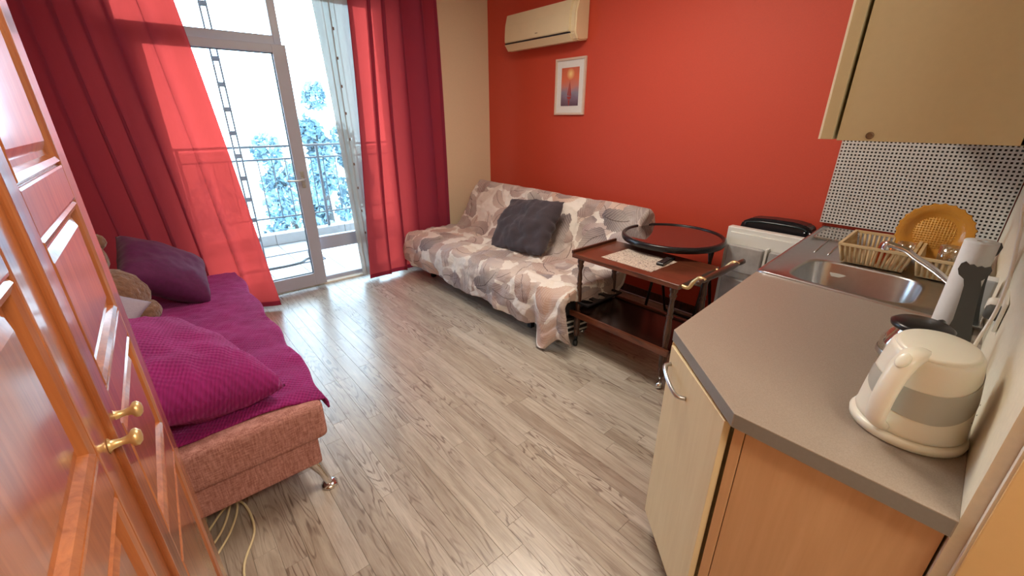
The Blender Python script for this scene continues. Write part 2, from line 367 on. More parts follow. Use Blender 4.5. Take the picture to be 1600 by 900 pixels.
# kitchen wall, slightly out of square, with its painted end and casing towards the doorway
def yk(x): return -.106+.030*(x-.9)
bm = bmesh.new(); prism(bm, [(.906, yk(.906)), (XR, yk(XR)), (XR, -.3), (.906, -.3)], 0, ZC); struct('wall_kitchen', bm, M['kitchen_wall'])
struct('trim_1', B(.880, -.9, 0, .904, -.128, ZC, bev=.002), M['casing'])
struct('trim_2', B(.886, -.130, 0, .905, -.124, ZC, bev=.001), M['casing_edge'])
struct('wall_side', B(.905, YK-.12, 0, 1.1, -.3, ZC), M['cream_wall'])
struct('baseboard_right', B(XR-.014, .75, 0, XR, YB, .07, bev=.004), M['dark_wood'])
struct('baseboard_back', B(OX1+.02, YB-.014, 0, XR-.015, YB, .07, bev=.004), M['dark_wood'])

# ---- glazed balcony door and fixed side window
def frame_rect(bm, x0, x1, z0, z1, w, y0, y1, bev=.006, wb=None, wt=None):
    wb = wb or w; wt = wt or w
    box(bm, x0, y0, z0, x0+w, y1, z1, bev=bev); box(bm, x1-w, y0, z0, x1, y1, z1, bev=bev)
    box(bm, x0+w-.002, y0, z0, x1-w+.002, y1, z0+wb, bev=bev); box(bm, x0+w-.002, y0, z1-wt, x1-w+.002, y1, z1, bev=bev)
win = bpy.data.objects.new('window_1', None); COL.objects.link(win); win['kind'] = 'structure'; win.location = (0, 0, 0)
bm = bmesh.new(); frame_rect(bm, OX0, OX1, .0, OZ, .055, YB+.02, YB+.08, wt=.07)
link('window_frame', bm, M['upvc'], win)
link('window_mullion', B(1.035, YB+.02, 0, 1.095, YB+.08, OZ-.07, bev=.005), M['upvc'], win)
link('window_transom', B(OX0+.055, YB-.02, 2.005, 1.036, YB+.08, 2.09, bev=.008), M['upvc'], win)
link('window_rail', B(1.094, YB+.02, .325, OX1-.055, YB+.08, .45, bev=.006), M['upvc'], win)
for a, b, z0, z1 in ((1.095, OX1-.055, .055, .325), (1.095, OX1-.055, .45, OZ-.07), (OX0+.055, 1.035, 2.09, OZ-.07)):
    link('pane', B(a, YB+.045, z0, b, YB+.053, z1), M['glass'], win)
door = bpy.data.objects.new('door_1', None); COL.objects.link(door); door['kind'] = 'structure'
bm = bmesh.new(); frame_rect(bm, .10, 1.087, .035, 2.02, .10, YB-.10, YB-.035, wb=.115, wt=.06)
link('door_leaf_frame', bm, M['upvc'], door)
link('pane', B(.20, YB-.07, .15, .987, YB-.062, 1.96), M['glass'], door)
bm = bmesh.new(); frame_rect(bm, .197, .990, .147, 1.962, .007, YB-.078, YB-.055, bev=0); link('glazing_seal', bm, M['black_rubber'], door)
bm = bmesh.new(); box(bm, 1.022, YB-.108, .93, 1.052, YB-.10, 1.07, bev=.003)
tube(bm, [(1.037, YB-.10, 1.0), (1.037, YB-.14, 1.0)], .009); tube(bm, spline([(1.045, YB-.145, 1.0), (.98, YB-.15, 1.0), (.90, YB-.145, 1.004)]), .009, n=10)
link('door_handle', bm, M['steel'], door)
struct('trim_3', B(OX0, YB-.035, -.004, OX1, YB+.22, .018, bev=.004), M['casing_edge'])

# ---- balcony
bf = struct('balcony_floor', B(-1.6, YB+.22, -.2, 4.2, 6.05, -.03), M['grout'])
tw = .33
for i in range(17):
    for j in range(5):
        x, y = -1.55+i*tw, YB+.24+j*tw
        link('tile', B(x, y, -.03, x+tw-.006, min(y+tw, 5.9)-.006, -.018, bev=.002, seg=1), M['tile'], bf)
cb = struct('balcony_curb', B(-1.6, 5.92, -.03, 4.2, 6.05, .115, bev=.004), M['curb'])
for i in range(13):
    x = -1.55+i*.44; link('tile', B(x, 5.905, -.018, x+.434, 5.921, .112, bev=.002, seg=1), M['curb'], cb)
struct('balcony_slab', B(-2.2, YB+.2, 2.85, 4.8, 6.05, 3.0), M['plaster'])
rl = thing('balcony_railing', 'dark metal balcony railing with thin upright bars above the curb', 'railing', (0, 5.98, 0))
link('top_rail', T([(-1.6, 0, 1.17), (4.2, 0, 1.17)], .014, n=8), M['rail'], rl)
link('middle_rail', T([(-1.6, 0, 1.02), (4.2, 0, 1.02)], .011, n=8), M['rail'], rl)
link('bottom_rail', T([(-1.6, 0, .31), (4.2, 0, .31)], .010, n=8), M['rail'], rl)
for x in (-1.1, .33, 1.785, 3.24): link('post', B(x-.016, -.014, .10, x+.016, .014, 1.17, bev=.003, seg=1), M['rail'], rl)
for i in range(36):
    x = -1.5+i*.152
    if min(abs(x-q) for q in (-1.1, .33, 1.785, 3.24)) > .03: link('baluster', T([(x, 0, .31), (x, 0, 1.02)], .006, n=6), M['rail'], rl)
# wire drying rack on the balcony floor
dr = thing('wire_drying_rack', 'low white wire laundry rack on the balcony tiles behind the glass door', 'drying rack', (.72, 4.62, -.018))
bm = bmesh.new()
for y in (-.22, .22): tube(bm, [(-.5, y, .16), (.5, y, .16)], .008)
for x in (-.5, .5): tube(bm, [(x, -.22, .16), (x, .22, .16)], .008)
link('rim', bm, M['grey_metal'], dr)
for i in range(13):
    x = -.46+i*.0767; link('wire', T([(x, -.22, .16), (x, .22, .16)], .0028, n=5), M['grey_metal'], dr)
for x in (-.45, .45):
    for y in (-.2, .2): link('leg', T([(x, y, .16), (x*1.02, y, 0)], .007, n=6), M['grey_metal'], dr)
tag(link('garden_hose', T(spline([(.30, 4.38, .155), (.50, 4.36, .165), (.72, 4.345, .16), (.95, 4.34, .165), (1.06, 4.44, .165), (1.22, 4.50, .155)]), .013, n=8), M['hose'], smooth=True), 'dark hose lying across the wire rack on the balcony', 'hose')
# folded security grille stile outside the glass
sg = thing('folding_security_grille', 'narrow folded metal security grille standing behind the glass door', 'grille', (.64, 4.26, 0))
for x in (-.022, .022): link('upright', B(x-.006, -.008, -.018, x+.006, .008, 2.40, bev=.002, seg=1), M['grey_metal'], sg)
for i in range(13): link('cross_plate', B(-.028, -.011, .10+i*.18, .028, .011, .135+i*.18, bev=.002, seg=1), M['grey_metal'], sg)
# outdoor ground and trees
struct('ground', B(-120, 10, -12.3, 140, 220, -12), M['ground'])
def tree(x, y, ztop, r, h, label, seed):
    random.seed(seed); t = thing('tree', label, 'tree', (x, y, -12))
    H = ztop+12
    link('trunk', T([(0, 0, 0), (.15, .1, H*.5), (0, 0, H-.4*h)], [.28, .2, .06], n=8), M['bark'], t)
    bm = bmesh.new()
    cl = [(random.uniform(-.6, .6)*r, random.uniform(-.6, .6)*r, H-h*random.random()*.95-.2, r*random.uniform(.35, .75)) for _ in range(9)]
    for k in range(2400):
        q = random.choice(cl); d = Vector((random.gauss(0, 1), random.gauss(0, 1), random.gauss(0, 1))).normalized()*q[3]*random.uniform(.55, 1.05)
        c = Vector(q[:3])+Vector((d.x, d.y, d.z*1.15)); s = .05+random.random()*.09
        R = Matrix.Rotation(random.random()*6, 3, Vector((random.random()-.5, random.random()-.5, random.random()-.5)).normalized())
        vs = [bm.verts.new(c+R @ Vector(p)*s) for p in ((-1, 0, 0), (0, -.6, .2), (1, 0, 0), (0, .6, .2))]; bm.faces.new(vs)
    link('foliage', bm, M['leaf'], t, kind='stuff')
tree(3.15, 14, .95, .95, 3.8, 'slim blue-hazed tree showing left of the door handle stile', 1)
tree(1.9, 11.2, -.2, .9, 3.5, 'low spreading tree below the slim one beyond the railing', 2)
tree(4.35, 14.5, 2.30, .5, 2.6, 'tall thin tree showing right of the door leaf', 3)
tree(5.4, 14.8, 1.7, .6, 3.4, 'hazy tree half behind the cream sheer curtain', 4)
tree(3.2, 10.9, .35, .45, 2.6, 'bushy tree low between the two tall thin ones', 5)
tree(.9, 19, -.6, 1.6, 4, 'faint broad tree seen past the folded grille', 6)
random.seed(11)

# ================================================================= CURTAINS
def curtain(name, label, top, bot, z1, nf, amp, mat, seed, grp=None, zb=.02, hem=None, sfold=.036):
    t = thing(name, label, 'curtain', (0, 0, 0), 0, grp); random.seed(seed)
    ph = [random.random()*6 for _ in range(4)]
    def f(u, v):
        uu = u+.03*math.sin(u*9+ph[0])+.012*math.sin(v*3+ph[1]+u*12)*v
        x = (top[0][0]*(1-v)+bot[0][0]*v)*(1-u)+(top[1][0]*(1-v)+bot[1][0]*v)*u
        y = (top[0][1]*(1-v)+bot[0][1]*v)*(1-u)+(top[1][1]*(1-v)+bot[1][1]*v)*u
        a = amp*(1.0-.25*v)*(.7+.5*math.sin(u*5+ph[2]))
        w = math.sin(uu*nf*2*PI)+.35*math.sin(uu*nf*4*PI+ph[3]+v*1.5)
        return Vector((x-sfold*math.sin(uu*nf*4*PI/2+.6)+.012*math.sin(v*4+u*7), y+a*w, z1*(1-v)+zb*v))
    HV = .985
    bm = bmesh.new(); grid(bm, nf*14, 50, lambda u, v: f(u, v*HV)); link('drape', bm, mat, t)
    bm = bmesh.new(); grid(bm, nf*14, 2, lambda u, v: f(u, HV+v*(1-HV))); link('hem', bm, hem or mat, t)
    link('curtain_rod', T([(min(top[0][0], bot[0][0])-.02, top[0][1], z1+.015), (max(top[1][0], bot[1][0])+.02, top[1][1], z1+.015)], .012), M['white_plastic'], t)
    return t, f
curtain('curtain', 'wide dark red curtain on the left, falling behind the purple sofa bed', ((-.72, 3.93), (.345, 3.93)), ((-.72, 3.93), (.60, 3.74)), 2.70, 8, .036, M['red_curtain'], 3, 'red curtains', .03, M['red_hem'])
curtain('curtain', 'narrower red curtain on the right, hanging beside the bare cream wall', ((1.60, 3.90), (2.40, 3.90)), ((1.47, 3.82), (2.44, 3.90)), 2.70, 5, .040, M['red_curtain'], 5, 'red curtains', .03, M['red_hem'], .044)
sh, shf = curtain('sheer_curtain', 'cream sheer curtain with small woven marks beside the right red curtain', ((1.335, 4.0), (1.66, 4.0)), ((1.44, 3.93), (1.60, 3.97)), 2.70, 5, .020, M['sheer'], 8, None, .04, None, .010)
for k in range(11):
    p = shf(.42, .12+k*.08); link('woven_mark', B(p.x-.006, p.y-.024, p.z-.011, p.x+.006, p.y-.021, p.z+.011), M['mark'], sh)
random.seed(12)

# ================================================================= WALL ITEMS
ac = thing('air_conditioner', 'aged white split air conditioner high on the red wall', 'air conditioner', (XR, 3.15, 0))
def xprof(bm, pts, y0, y1, mi=0, taper=0.0):
    a = [bm.verts.new((p[0], y0, p[1])) for p in pts]; b = [bm.verts.new((p[0], y1, p[1])) for p in pts]; n = len(pts)
    bm.faces.new(a); bm.faces.new(b[::-1])
    for i in range(n): bm.faces.new((a[i], b[i], b[(i+1) % n], a[(i+1) % n]))
    bmesh.ops.recalc_face_normals(bm, faces=bm.faces)
bm = bmesh.new(); xprof(bm, [(0, 2.11), (-.10, 2.095), (-.135, 2.10), (-.170, 2.150), (-.165, 2.30), (-.14, 2.385), (-.06, 2.42), (0, 2.42)], -.455, .455)
bmesh.ops.bevel(bm, geom=bm.edges[:], offset=.010, segments=3, affect='EDGES'); link('casing', bm, M['ac'], ac)
bm = bmesh.new(); xprof(bm, [(-.165, 2.160), (-.186, 2.163), (-.186, 2.21), (-.180, 2.30), (-.154, 2.395), (-.13, 2.388), (-.16, 2.30)], -.40, .44)
bmesh.ops.bevel(bm, geom=bm.edges[:], offset=.005, segments=2, affect='EDGES'); link('front_panel', bm, M['ac'], ac)
link('air_slot', B(-.178, -.40, 2.148, -.150, .44, 2.158), M['black_plastic'], ac)
bm = bmesh.new(); xprof(bm, [(-.12, 2.096), (-.138, 2.094), (-.182, 2.146), (-.17, 2.150)], -.40, .44); link('louvre_flap', bm, M['ac'], ac)
link('nameplate', B(-.1875, -.02, 2.192, -.186, .012, 2.197), M['mark'], ac)
bm = bmesh.new(); 
pic = thing('framed_picture', 'small framed sunset picture with a sailing boat on the red wall', 'picture', (XR, 2.87, 1.755))
for a, b, c, d in ((-.18, -.235, -.162, .235), (.162, -.235, .18, .235), (-.162, -.235, .162, -.217), (-.162, .217, .162, .235)): box(bm, -.022, a, b, -.001, c, d, bev=.003)
link('frame', bm, M['frame_wood'], pic); link('mat_board', B(-.010, -.165, -.22, -.002, .165, .22), M['paper'], pic)
def art():
    n = NT('sunset_print'); p = n.coord(); s = n.n('SeparateXYZ'); n.put(s.inputs[0], p); z = s.outputs[2]; y = s.outputs[1]
    nz = n.noise(p, 14, 3); zz = n.math('ADD', n.math('MULTIPLY', z, 3.1), n.math('ADD', .5, n.math('MULTIPLY', n.math('SUBTRACT', nz, .5), .25)))
    c = n.ramp(zz, [(0, hexc(96, 72, 84)), (.2, hexc(126, 106, 124)), (.33, hexc(140, 138, 158)), (.5, hexc(204, 132, 120)), (.72, hexc(224, 116, 78)), (1, hexc(208, 106, 74))])
    d = n.vmath('DISTANCE', p, (-.013, -.005, .105)); c = n.mix(n.ramp(d, [(.004, (1, 1, 1, 1)), (.05, (0, 0, 0, 1))]), c, hexc(255, 222, 150))
    n.base(c, .35); return n.m
M['art'] = art(); link('print', B(-.013, -.105, -.158, -.0105, .105, .158), M['art'], pic)
bm = bmesh.new()
for pts in ([(-.001, .05), (-.024, -.075), (.002, -.075)], [(.004, .035), (.008, -.075), (.026, -.07)], [(-.026, -.080), (.030, -.080), (.016, -.105), (-.012, -.105)], [(-.006, -.11), (.014, -.11), (.008, -.155), (0, -.155)]):
    fv = [bm.verts.new((-.0142, q[0], q[1])) for q in pts]; bm.faces.new(fv)
bmesh.ops.recalc_face_normals(bm, faces=bm.faces); o = link('painted_boat', bm, plain('boat_red', hexc(168, 62, 54), .5), pic); solid(o, .001)

# ================================================================= WARDROBE (left foreground)
wd = thing('wardrobe', 'glossy red-brown panelled wooden wardrobe close at the left', 'wardrobe', (0, 0, 0))
link('carcass', B(-.62, .10, .0, -.128, 1.150, 2.25, bev=.004), M['lacquer'], wd)
def panel_door(y0, y1, hinge):
    d = bmesh.new(); xo, xi = -.100, -.127
    rails = [(.05, .15), (.80, .87), (1.095, 1.15), (1.365, 1.425), (2.10, 2.2)]
    sw = .075
    box(d, xi, y0, .05, xo, y0+sw, 2.2, bev=.004); box(d, xi, y1-sw, .05, xo, y1, 2.2, bev=.004)
    for a, b in rails: box(d, xi, y0+sw-.001, a, xo-.0005, y1-sw+.001, b, bev=.004)
    o = link('door', d, M['lacquer'], wd)
    for (a, b), (c, e) in zip(rails, rails[1:]):
        p = bmesh.new(); yy0, yy1, z0, z1 = y0+sw, y1-sw, b, c
        # raised and fielded panel with a moulding frame
        fr = lambda k, x: [(x, yy0+k, z0+k), (x, yy1-k, z0+k), (x, yy1-k, z1-k), (x, yy0+k, z1-k)]
        loops = [fr(0, -.106), fr(.006, -.100), fr(.014, -.103), fr(.018, -.111), fr(.026, -.111), fr(.040, -.105)]
        vs = [[p.verts.new(q) for q in lp] for lp in loops]
        for A, Bv in zip(vs, vs[1:]):
            for i in range(4): p.faces.new((A[i], A[(i+1) % 4], Bv[(i+1) % 4], Bv[i]))
        p.faces.new(vs[-1]); bmesh.ops.recalc_face_normals(p, faces=p.faces)
        for f in p.faces:
            if f.normal.x < 0: f.normal_flip()
        link('panel', p, M['lacquer'], o)
    return o
d1 = panel_door(.14, .652, 0); d2 = panel_door(.658, 1.148, 1)
link('meeting_bead', B(-.1005, .640, .05, -.092, .668, 2.2, bev=.003), M['lacquer'], d2)
def knob(y, z, par):
    bm = bmesh.new(); R = Matrix.Rotation(PI/2, 3, 'Y'); lathe(bm, [(.010, 0), (.006, .003), (.0045, .012), (.006, .019), (.011, .023), (.0115, .027), (.007, .031), (.002, .032)], (-.0995, y, z), 16, R); link('knob', bm, M['gold'], par, smooth=True)
knob(.695, 1.128, d2); knob(.625, 1.128, d1)

wr_ = math.radians(-1.5); wd.rotation_euler = (0, 0, wr_); pv = Vector((-.10, 1.15, 0)); wd.location = pv-Matrix.Rotation(wr_, 3, 'Z') @ pv
# ================================================================= SOFA BED (left) with cushions
sb = thing('sofa_bed', 'low salmon upholstered sofa bed under a purple blanket at the left', 'sofa bed', (0, 0, 0))
bm = bmesh.new(); box(bm, -.68, 1.575, .13, .285, 3.52, .285, bev=.02, seg=3); link('base', bm, M['salmon'], sb, smooth=True)
bm = bmesh.new(); box(bm, -.70, 1.545, .27, .325, 3.55, .445, bev=.045, seg=5)
link('mattress', bm, M['salmon'], sb, smooth=True)
for x, y, dx, dy in ((.245, 1.63, .045, -.055), (.245, 3.45, .045, .05), (-.62, 1.63, -.04, -.05), (-.62, 3.45, -.04, .05)):
    bm = bmesh.new(); tube(bm, spline([(x, y, .135), (x+dx*.35, y+dy*.35, .105), (x+dx*.8, y+dy*.8, .05), (x+dx, y+dy, .012)], 5), [.030]*3+[.028, .026, .024, .022, .020, .018, .017, .016, .016, .016, .016, .016, .016][:13], n=12)
    lathe(bm, [(.016, .018), (.034, .010), (.034, .0)], (x+dx, y+dy, 0), 18)
    bmesh.ops.recalc_face_normals(bm, faces=bm.faces); link('leg', bm, M['chrome'], sb, smooth=True)
def blanket(u, v):
    y = 1.57+v*1.98; W = 1.02+.055; s = u*W; ov = 1.015
    if s < ov: x, z = -.685+s, .458
    else: x, z = -.685+ov+min(.012, (s-ov)*.5), .458-(s-ov)*.95
    if s > ov-.05: k = min(1, (s-ov+.05)/.08); z -= .012*k*(1 if s < ov else 0); x += .004*k
    yy = y
    nz = abs(fbm((x*1.0, y, 0), 3.2))*.016+abs(fbm((x, y, 3), 9))*.007
    z += nz
    if v < .03: z -= .010*(1-v/.03); 
    if v > .97: z -= .02*(v-.97)/.03
    if s > ov: x += .010*math.sin(y*14)+.004
    yy += .025*math.sin(x*7+1)*(1-v)+.05*(1-u)*(1-v)
    return Vector((x, yy, z))
bm = bmesh.new(); grid(bm, 80, 140, blanket, lambda u, v: (u*1.16, v*2.0), flip=True)
tag(link('blanket', bm, M['purple']), 'purple ridged fleece blanket spread over the salmon sofa bed', 'blanket'); solid(bpy.data.objects['blanket'], .008, 1)
def cushion(name, label, cat, loc, rot, w, h, t, mat, seed, wr=.012, grp=None, pinch=.06, uvs=1.0, par=None):
    bm = bmesh.new(); N = 34
    def side(sg):
        def f(u, v):
            a, b = u*2-1, v*2-1; ea, eb = 1-abs(a)**2.6, 1-abs(b)**2.6
            th = t/2*(max(0, ea*eb))**.42
            px = a*w/2*(1-pinch*(1-b*b)); py = b*h/2*(1-pinch*(1-a*a))
            k = (max(0, ea*eb))**.3
            z = sg*th+wr*fbm((px*3, py*3, sg+seed), 2.2)*k*2+wr*.22*fbm((px, py, seed*2+sg), 12)*k
            e = (1-k)*wr*.8; return Vector((px+e*noise.noise((a*6, b*6, seed)), py+e*noise.noise((a*6, b*6, seed+5)), z))
        return f
    for sg in (1, -1): grid(bm, N, N, side(sg), lambda u, v: (u*w*uvs, v*h*uvs), flip=sg < 0)
    bmesh.ops.remove_doubles(bm, verts=bm.verts, dist=.0008)
    o = link(name, bm, mat, None, True); o.location = loc; o.rotation_euler = rot
    if label: tag(o, label, cat, grp)
    return o
cushion('cushion', 'large ridged purple cushion at the near end of the sofa bed', 'cushion', (-.160, 1.96, .60), (math.radians(0), math.radians(16), math.radians(17)), .56, .86, .30, M['purple'], 1, .012, 'purple cushions')
cushion('cushion', 'smooth dark purple cushion leaning by the left curtain', 'cushion', (-.045, 3.15, .65), (math.radians(22), math.radians(34), math.radians(8)), .46, .46, .22, M['dark_purple'], 2, .008, 'purple cushions')
cushion('cushion', 'lilac-grey cushion corner between the brown plush toy and near purple cushion', 'cushion', (-.44, 2.52, .64), (math.radians(38), math.radians(28), math.radians(-22)), .46, .46, .10, M['lilac'], 3, .006)
def blob(bm, c, r, seed, n=28, nz=.05):
    def f(u, v):
        a, b = u*2*PI, v*PI; d = Vector((math.cos(a)*math.sin(b), math.sin(a)*math.sin(b), math.cos(b)))
        k = 1+nz*fbm(d, 2.5, seed)+.035*fbm(d, 14, seed); return Vector(c)+Vector((d.x*r[0], d.y*r[1], d.z*r[2]))*k
    grid(bm, n, n//2, f, flip=True)
pt = thing('plush_toy', 'fluffy brown plush toy slumped on the sofa bed beside the dark purple cushion', 'toy', (-.38, 2.92, .46))
bm = bmesh.new(); blob(bm, (.08, 0.0, .15), (.17, .18, .16), 1); bmesh.ops.remove_doubles(bm, verts=bm.verts, dist=.001); link('body', bm, M['plush'], pt)
bm = bmesh.new(); blob(bm, (-.01, .10, .34), (.14, .14, .13), 4); bmesh.ops.remove_doubles(bm, verts=bm.verts, dist=.001); link('head', bm, M['plush'], pt)
for q in ((.10, .12, .43), (-.10, .10, .45)):
    bm = bmesh.new(); blob(bm, q, (.045, .03, .045), 6, 14); bmesh.ops.remove_doubles(bm, verts=bm.verts, dist=.001); link('ear', bm, M['plush'], pt)
for q in ((.20, -.07, .07),): 
    bm = bmesh.new(); blob(bm, q, (.08, .11, .06), 9, 18); bmesh.ops.remove_doubles(bm, verts=bm.verts, dist=.001); link('paw', bm, M['plush'], pt)
bm = bmesh.new(); blob(bm, (.02, -.035, .33), (.014, .012, .012), 2, 10, 0); bmesh.ops.remove_doubles(bm, verts=bm.verts, dist=.0005); link('nose', bm, M['black_plastic'], pt)
# extension cable on the floor below the bed
cb1 = thing('power_cable', 'loose cream power cable coiled on the floor by the wardrobe', 'cable', (-.06, 1.60, 0))
for k, pts in enumerate([[(-.14, -.03, .006), (-.02, .10, .03), (.04, .08, .03), (.05, -.06, .006), (-.01, -.20, .006), (-.02, -.34, .006)], [(-.10, -.12, .006), (-.02, -.02, .018), (.02, .09, .030), (-.02, .20, .02), (-.12, .22, .006)], [(-.12, -.09, .018), (-.04, .0, .03), (.0, .12, .04), (-.06, .2, .006)], [(-.16, .02, .03), (-.09, .07, .03), (-.10, .18, .006)]]):
    link('cable_loop', T(spline(pts, 8), .0045, n=7), M['cable'], cb1, smooth=True)

# ================================================================= SOFA (right) with feather cover
sf = thing('sofa', 'dark-framed two-seat sofa under a feather-print cover beside the red wall', 'sofa', (0, 0, 0))
X0, X1, Y0, Y1 = 1.87, 2.50, 1.76, 3.70
link('seat', B(X0+.01, Y0, .20, X1, Y1, .385, bev=.04, seg=3), M['under_frame'], sf)
bm = bmesh.new(); box(bm, -.045, Y0, 0, .045, Y1, .46, bev=.03, seg=3)
for v in bm.verts: v.co = Matrix.Rotation(math.radians(31), 3, 'Y') @ v.co + Vector((2.575, 0, .36))
link('backrest', bm, M['under_frame'], sf)
for x in (X0+.12, X1): 
    for y in (Y0+.34, Y1-.15): link('leg', B(x-.02, y-.02, 0, x+.02, y+.02, .21, bev=.003), M['under_frame'], sf)
PR = [(1.862, .115), (1.850, .20), (1.845, .30), (1.858, .385), (1.90, .425), (2.05, .432), (2.25, .430), (2.38, .422), (2.455, .432), (2.50, .475), (2.60, .62), (2.70, .775), (2.745, .835), (2.79, .862), (2.835, .835), (2.86, .75), (2.87, .60), (2.875, .45)]
PRs = spline([(p[0], 0, p[1]) for p in PR], 6); cum = [0]
for a, b in zip(PRs, PRs[1:]): cum.append(cum[-1]+(b-a).length)
TOT = cum[-1]
def prof(s):
    s = max(0, min(TOT-1e-6, s)); i = 0
    while cum[i+1] < s: i += 1
    t = (s-cum[i])/(cum[i+1]-cum[i]); return PRs[i].lerp(PRs[i+1], t)
OV = .26
def cover(u, v):
    yl = Y1-Y0+.05; q = u*(yl+2*OV)-OV; s = v*TOT; p = prof(s); x, z = p.x, p.z
    on_seat = s < cum[36] or False
    if q < 0: d = -q; side = -1
    elif q > yl: d = q-yl; side = 1
    else: d = 0; side = 0
    y = Y0-.025+max(0, min(yl, q))
    if d > 0:
        r = .045; 
        lim = .22+.50*min(1, max(0, s-.30)/.35) if s < 1.05 else .70
        dd = d*lim
        y += side*min(dd, r)*.75; z -= max(0, dd-r*.6)
        # sides hug the seat; the front corner flares out
        if s < .35:
            fl = (1-s/.35); y += side*(.07*fl+.02)*min(1, d/.15); x -= .02*fl*math.sin(d*22)*(1 if side < 0 else .3); x += .10*max(0, d-.10)*fl
        if side > 0: z = max(z, .16)
    edge = min(1, (z-.05)/.4) if z < .45 else 1
    w1 = fbm((x*2.0, y*1.3, z*2), 2.6, 1)*.022+(1-abs(fbm((x*1.2, y, z), 5.5, 5))*1.6)*.014+fbm((x, y, z), 16, 2)*.004-.012
    w2 = .012*math.sin(y*17+3*fbm((y, 0, 0), 2)) * max(0, 1-s/.40)
    n = Vector((0, 0, 1)) if .40 < s < 1.0 else Vector((-.8, 0, .5))
    if s < .32: n = Vector((-1, 0, 0))
    if s > 1.75: n = Vector((1, 0, 0))
    out = Vector((x, y, z))+n*(w1+.012+w2)
    if d > 0: out += Vector((0, side, 0))*(.012+abs(.018*math.sin(x*16+z*5)))
    if s < .42:
        g = math.exp(-((out.y-1.80)/.075)**2)*(1-s/.42); out.z -= .13*g*(1 if d < .05 else max(0, 1-(d-.05)*8)); out.x -= .06*g*(1-s/.42)
        g2 = math.exp(-((out.y-1.93)/.05)**2)*(1-s/.42); out.x += .03*g2; out.z += .02*g2
    if s < .1: out.z += .010*math.sin(y*8)+.012*fbm((y, 1, 1), 3)
    # sag of the crease
    out.z = max(out.z, .02); return out
bm = bmesh.new(); grid(bm, 190, 150, cover, lambda u, v: (u*2.6, v*TOT), flip=True)
o = tag(link('sofa_cover', bm, M['feather']), 'crumpled cream sofa cover printed with brown and grey feathers', 'sofa cover'); solid(o, .004, 1)
cushion('cushion', 'crumpled charcoal cushion leaning on the feather-print sofa back', 'cushion', (2.395, 2.62, .635), (math.radians(90), math.radians(-9), math.radians(97)), .62, .50, .20, M['dark_fabric'], 7, .028, None, .03)
bpy.data.objects['cushion.003'].rotation_euler = (Matrix.Rotation(math.radians(38), 4, 'Y') @ Matrix.Rotation(math.radians(90), 4, 'Z') @ Matrix.Rotation(math.radians(90), 4, 'X') @ Matrix.Rotation(math.radians(-6), 4, 'Z')).to_euler()

# striped box under the sofa corner
sx = thing('striped_box', 'small black and white striped box on castors below the sofa corner', 'box', (2.02, 1.845, 0), math.radians(-8))
link('body', B(-.05, -.065, .035, .22, .12, .175, bev=.004), M['under_frame'], sx)
for k in range(3): link('stripe', B(-.053, -.068, .048+k*.043, .223, .123, .064+k*.043, bev=.002, seg=1), M['paper'], sx)
for x, y in ((-.035, -.05), (.2, -.05), (-.035, .1), (.2, .1)): link('castor', L([(.012, -.006), (.018, -.004), (.018, .004), (.012, .006)], c=(x, y, .018), axis=Matrix.Rotation(PI/2, 3, 'X'), n=12), M['chrome'], sx)

# ================================================================= SERVING TROLLEY
tr = thing('serving_trolley', 'dark wooden two-tier serving trolley on castors before the red wall', 'trolley', (0, 0, 0))
CX0, CX1, CY0, CY1, CZ = 2.0, 2.46, .985, 1.735, .68
link('top', B(CX0, CY0, CZ-.030, CX1, CY1, CZ, bev=.006, seg=3), M['mahogany'], tr)
bm = bmesh.new(); box(bm, CX0, CY1-.012, CZ-.002, CX1, CY1+.004, CZ+.018, bev=.003); link('end_rail', bm, M['dark_wood'], tr)
LEG = [(.014, .075), (.018, .085), (.020, .12), (.016, .135), (.022, .15), (.022, .20), (.022, .24), (.014, .25), (.019, .262), (.014, .275), (.019, .33), (.0205, .38), (.017, .44), (.014, .455), (.0205, .468), (.014, .48), (.017, .50), (.012, .56), (.018, .585), (.022, .595), (.016, .605), (.022, .62), (.022, .652)]
for x in (CX0+.04, CX1-.04):
    for y in (CY0+.045, CY1-.045):
        lg = link('leg', L(LEG, c=(x, y, 0), n=16), M['dark_wood'], tr, smooth=True)
        near = y < 1.2
        bm = bmesh.new()
        lathe(bm, [(.011, .028), (.012, .10 if not near else .19), (.006, .105 if not near else .19)], (x, y, 0), 12)
        bmesh.ops.recalc_face_normals(bm, faces=bm.faces); link('castor_stem', bm, M['chrome'] if near else M['black_plastic'], lg)
        bm = bmesh.new()
        lathe(bm, [(.009, -.016), (.018, -.014), (.022, -.006), (.022, .006), (.018, .014), (.009, .016)], (x-.012, y-.006, .022), 16, Matrix.Rotation(PI/2, 3, 'X')@Matrix.Rotation(.4, 3, 'Y'))
        bmesh.ops.recalc_face_normals(bm, faces=bm.faces); link('castor_wheel', bm, M['chrome'] if near else M['black_rubber'], lg, smooth=True)
link('shelf', B(CX0+.005, CY0+.01, .245, CX1-.005, CY1-.01, .262, bev=.004), M['shelf_dark'], tr)
for xa in (CX0, CX1-.018): link('shelf_edge', B(xa, CY0+.005, .235, xa+.018, CY1-.005, .275, bev=.004), M['mahogany'], tr)
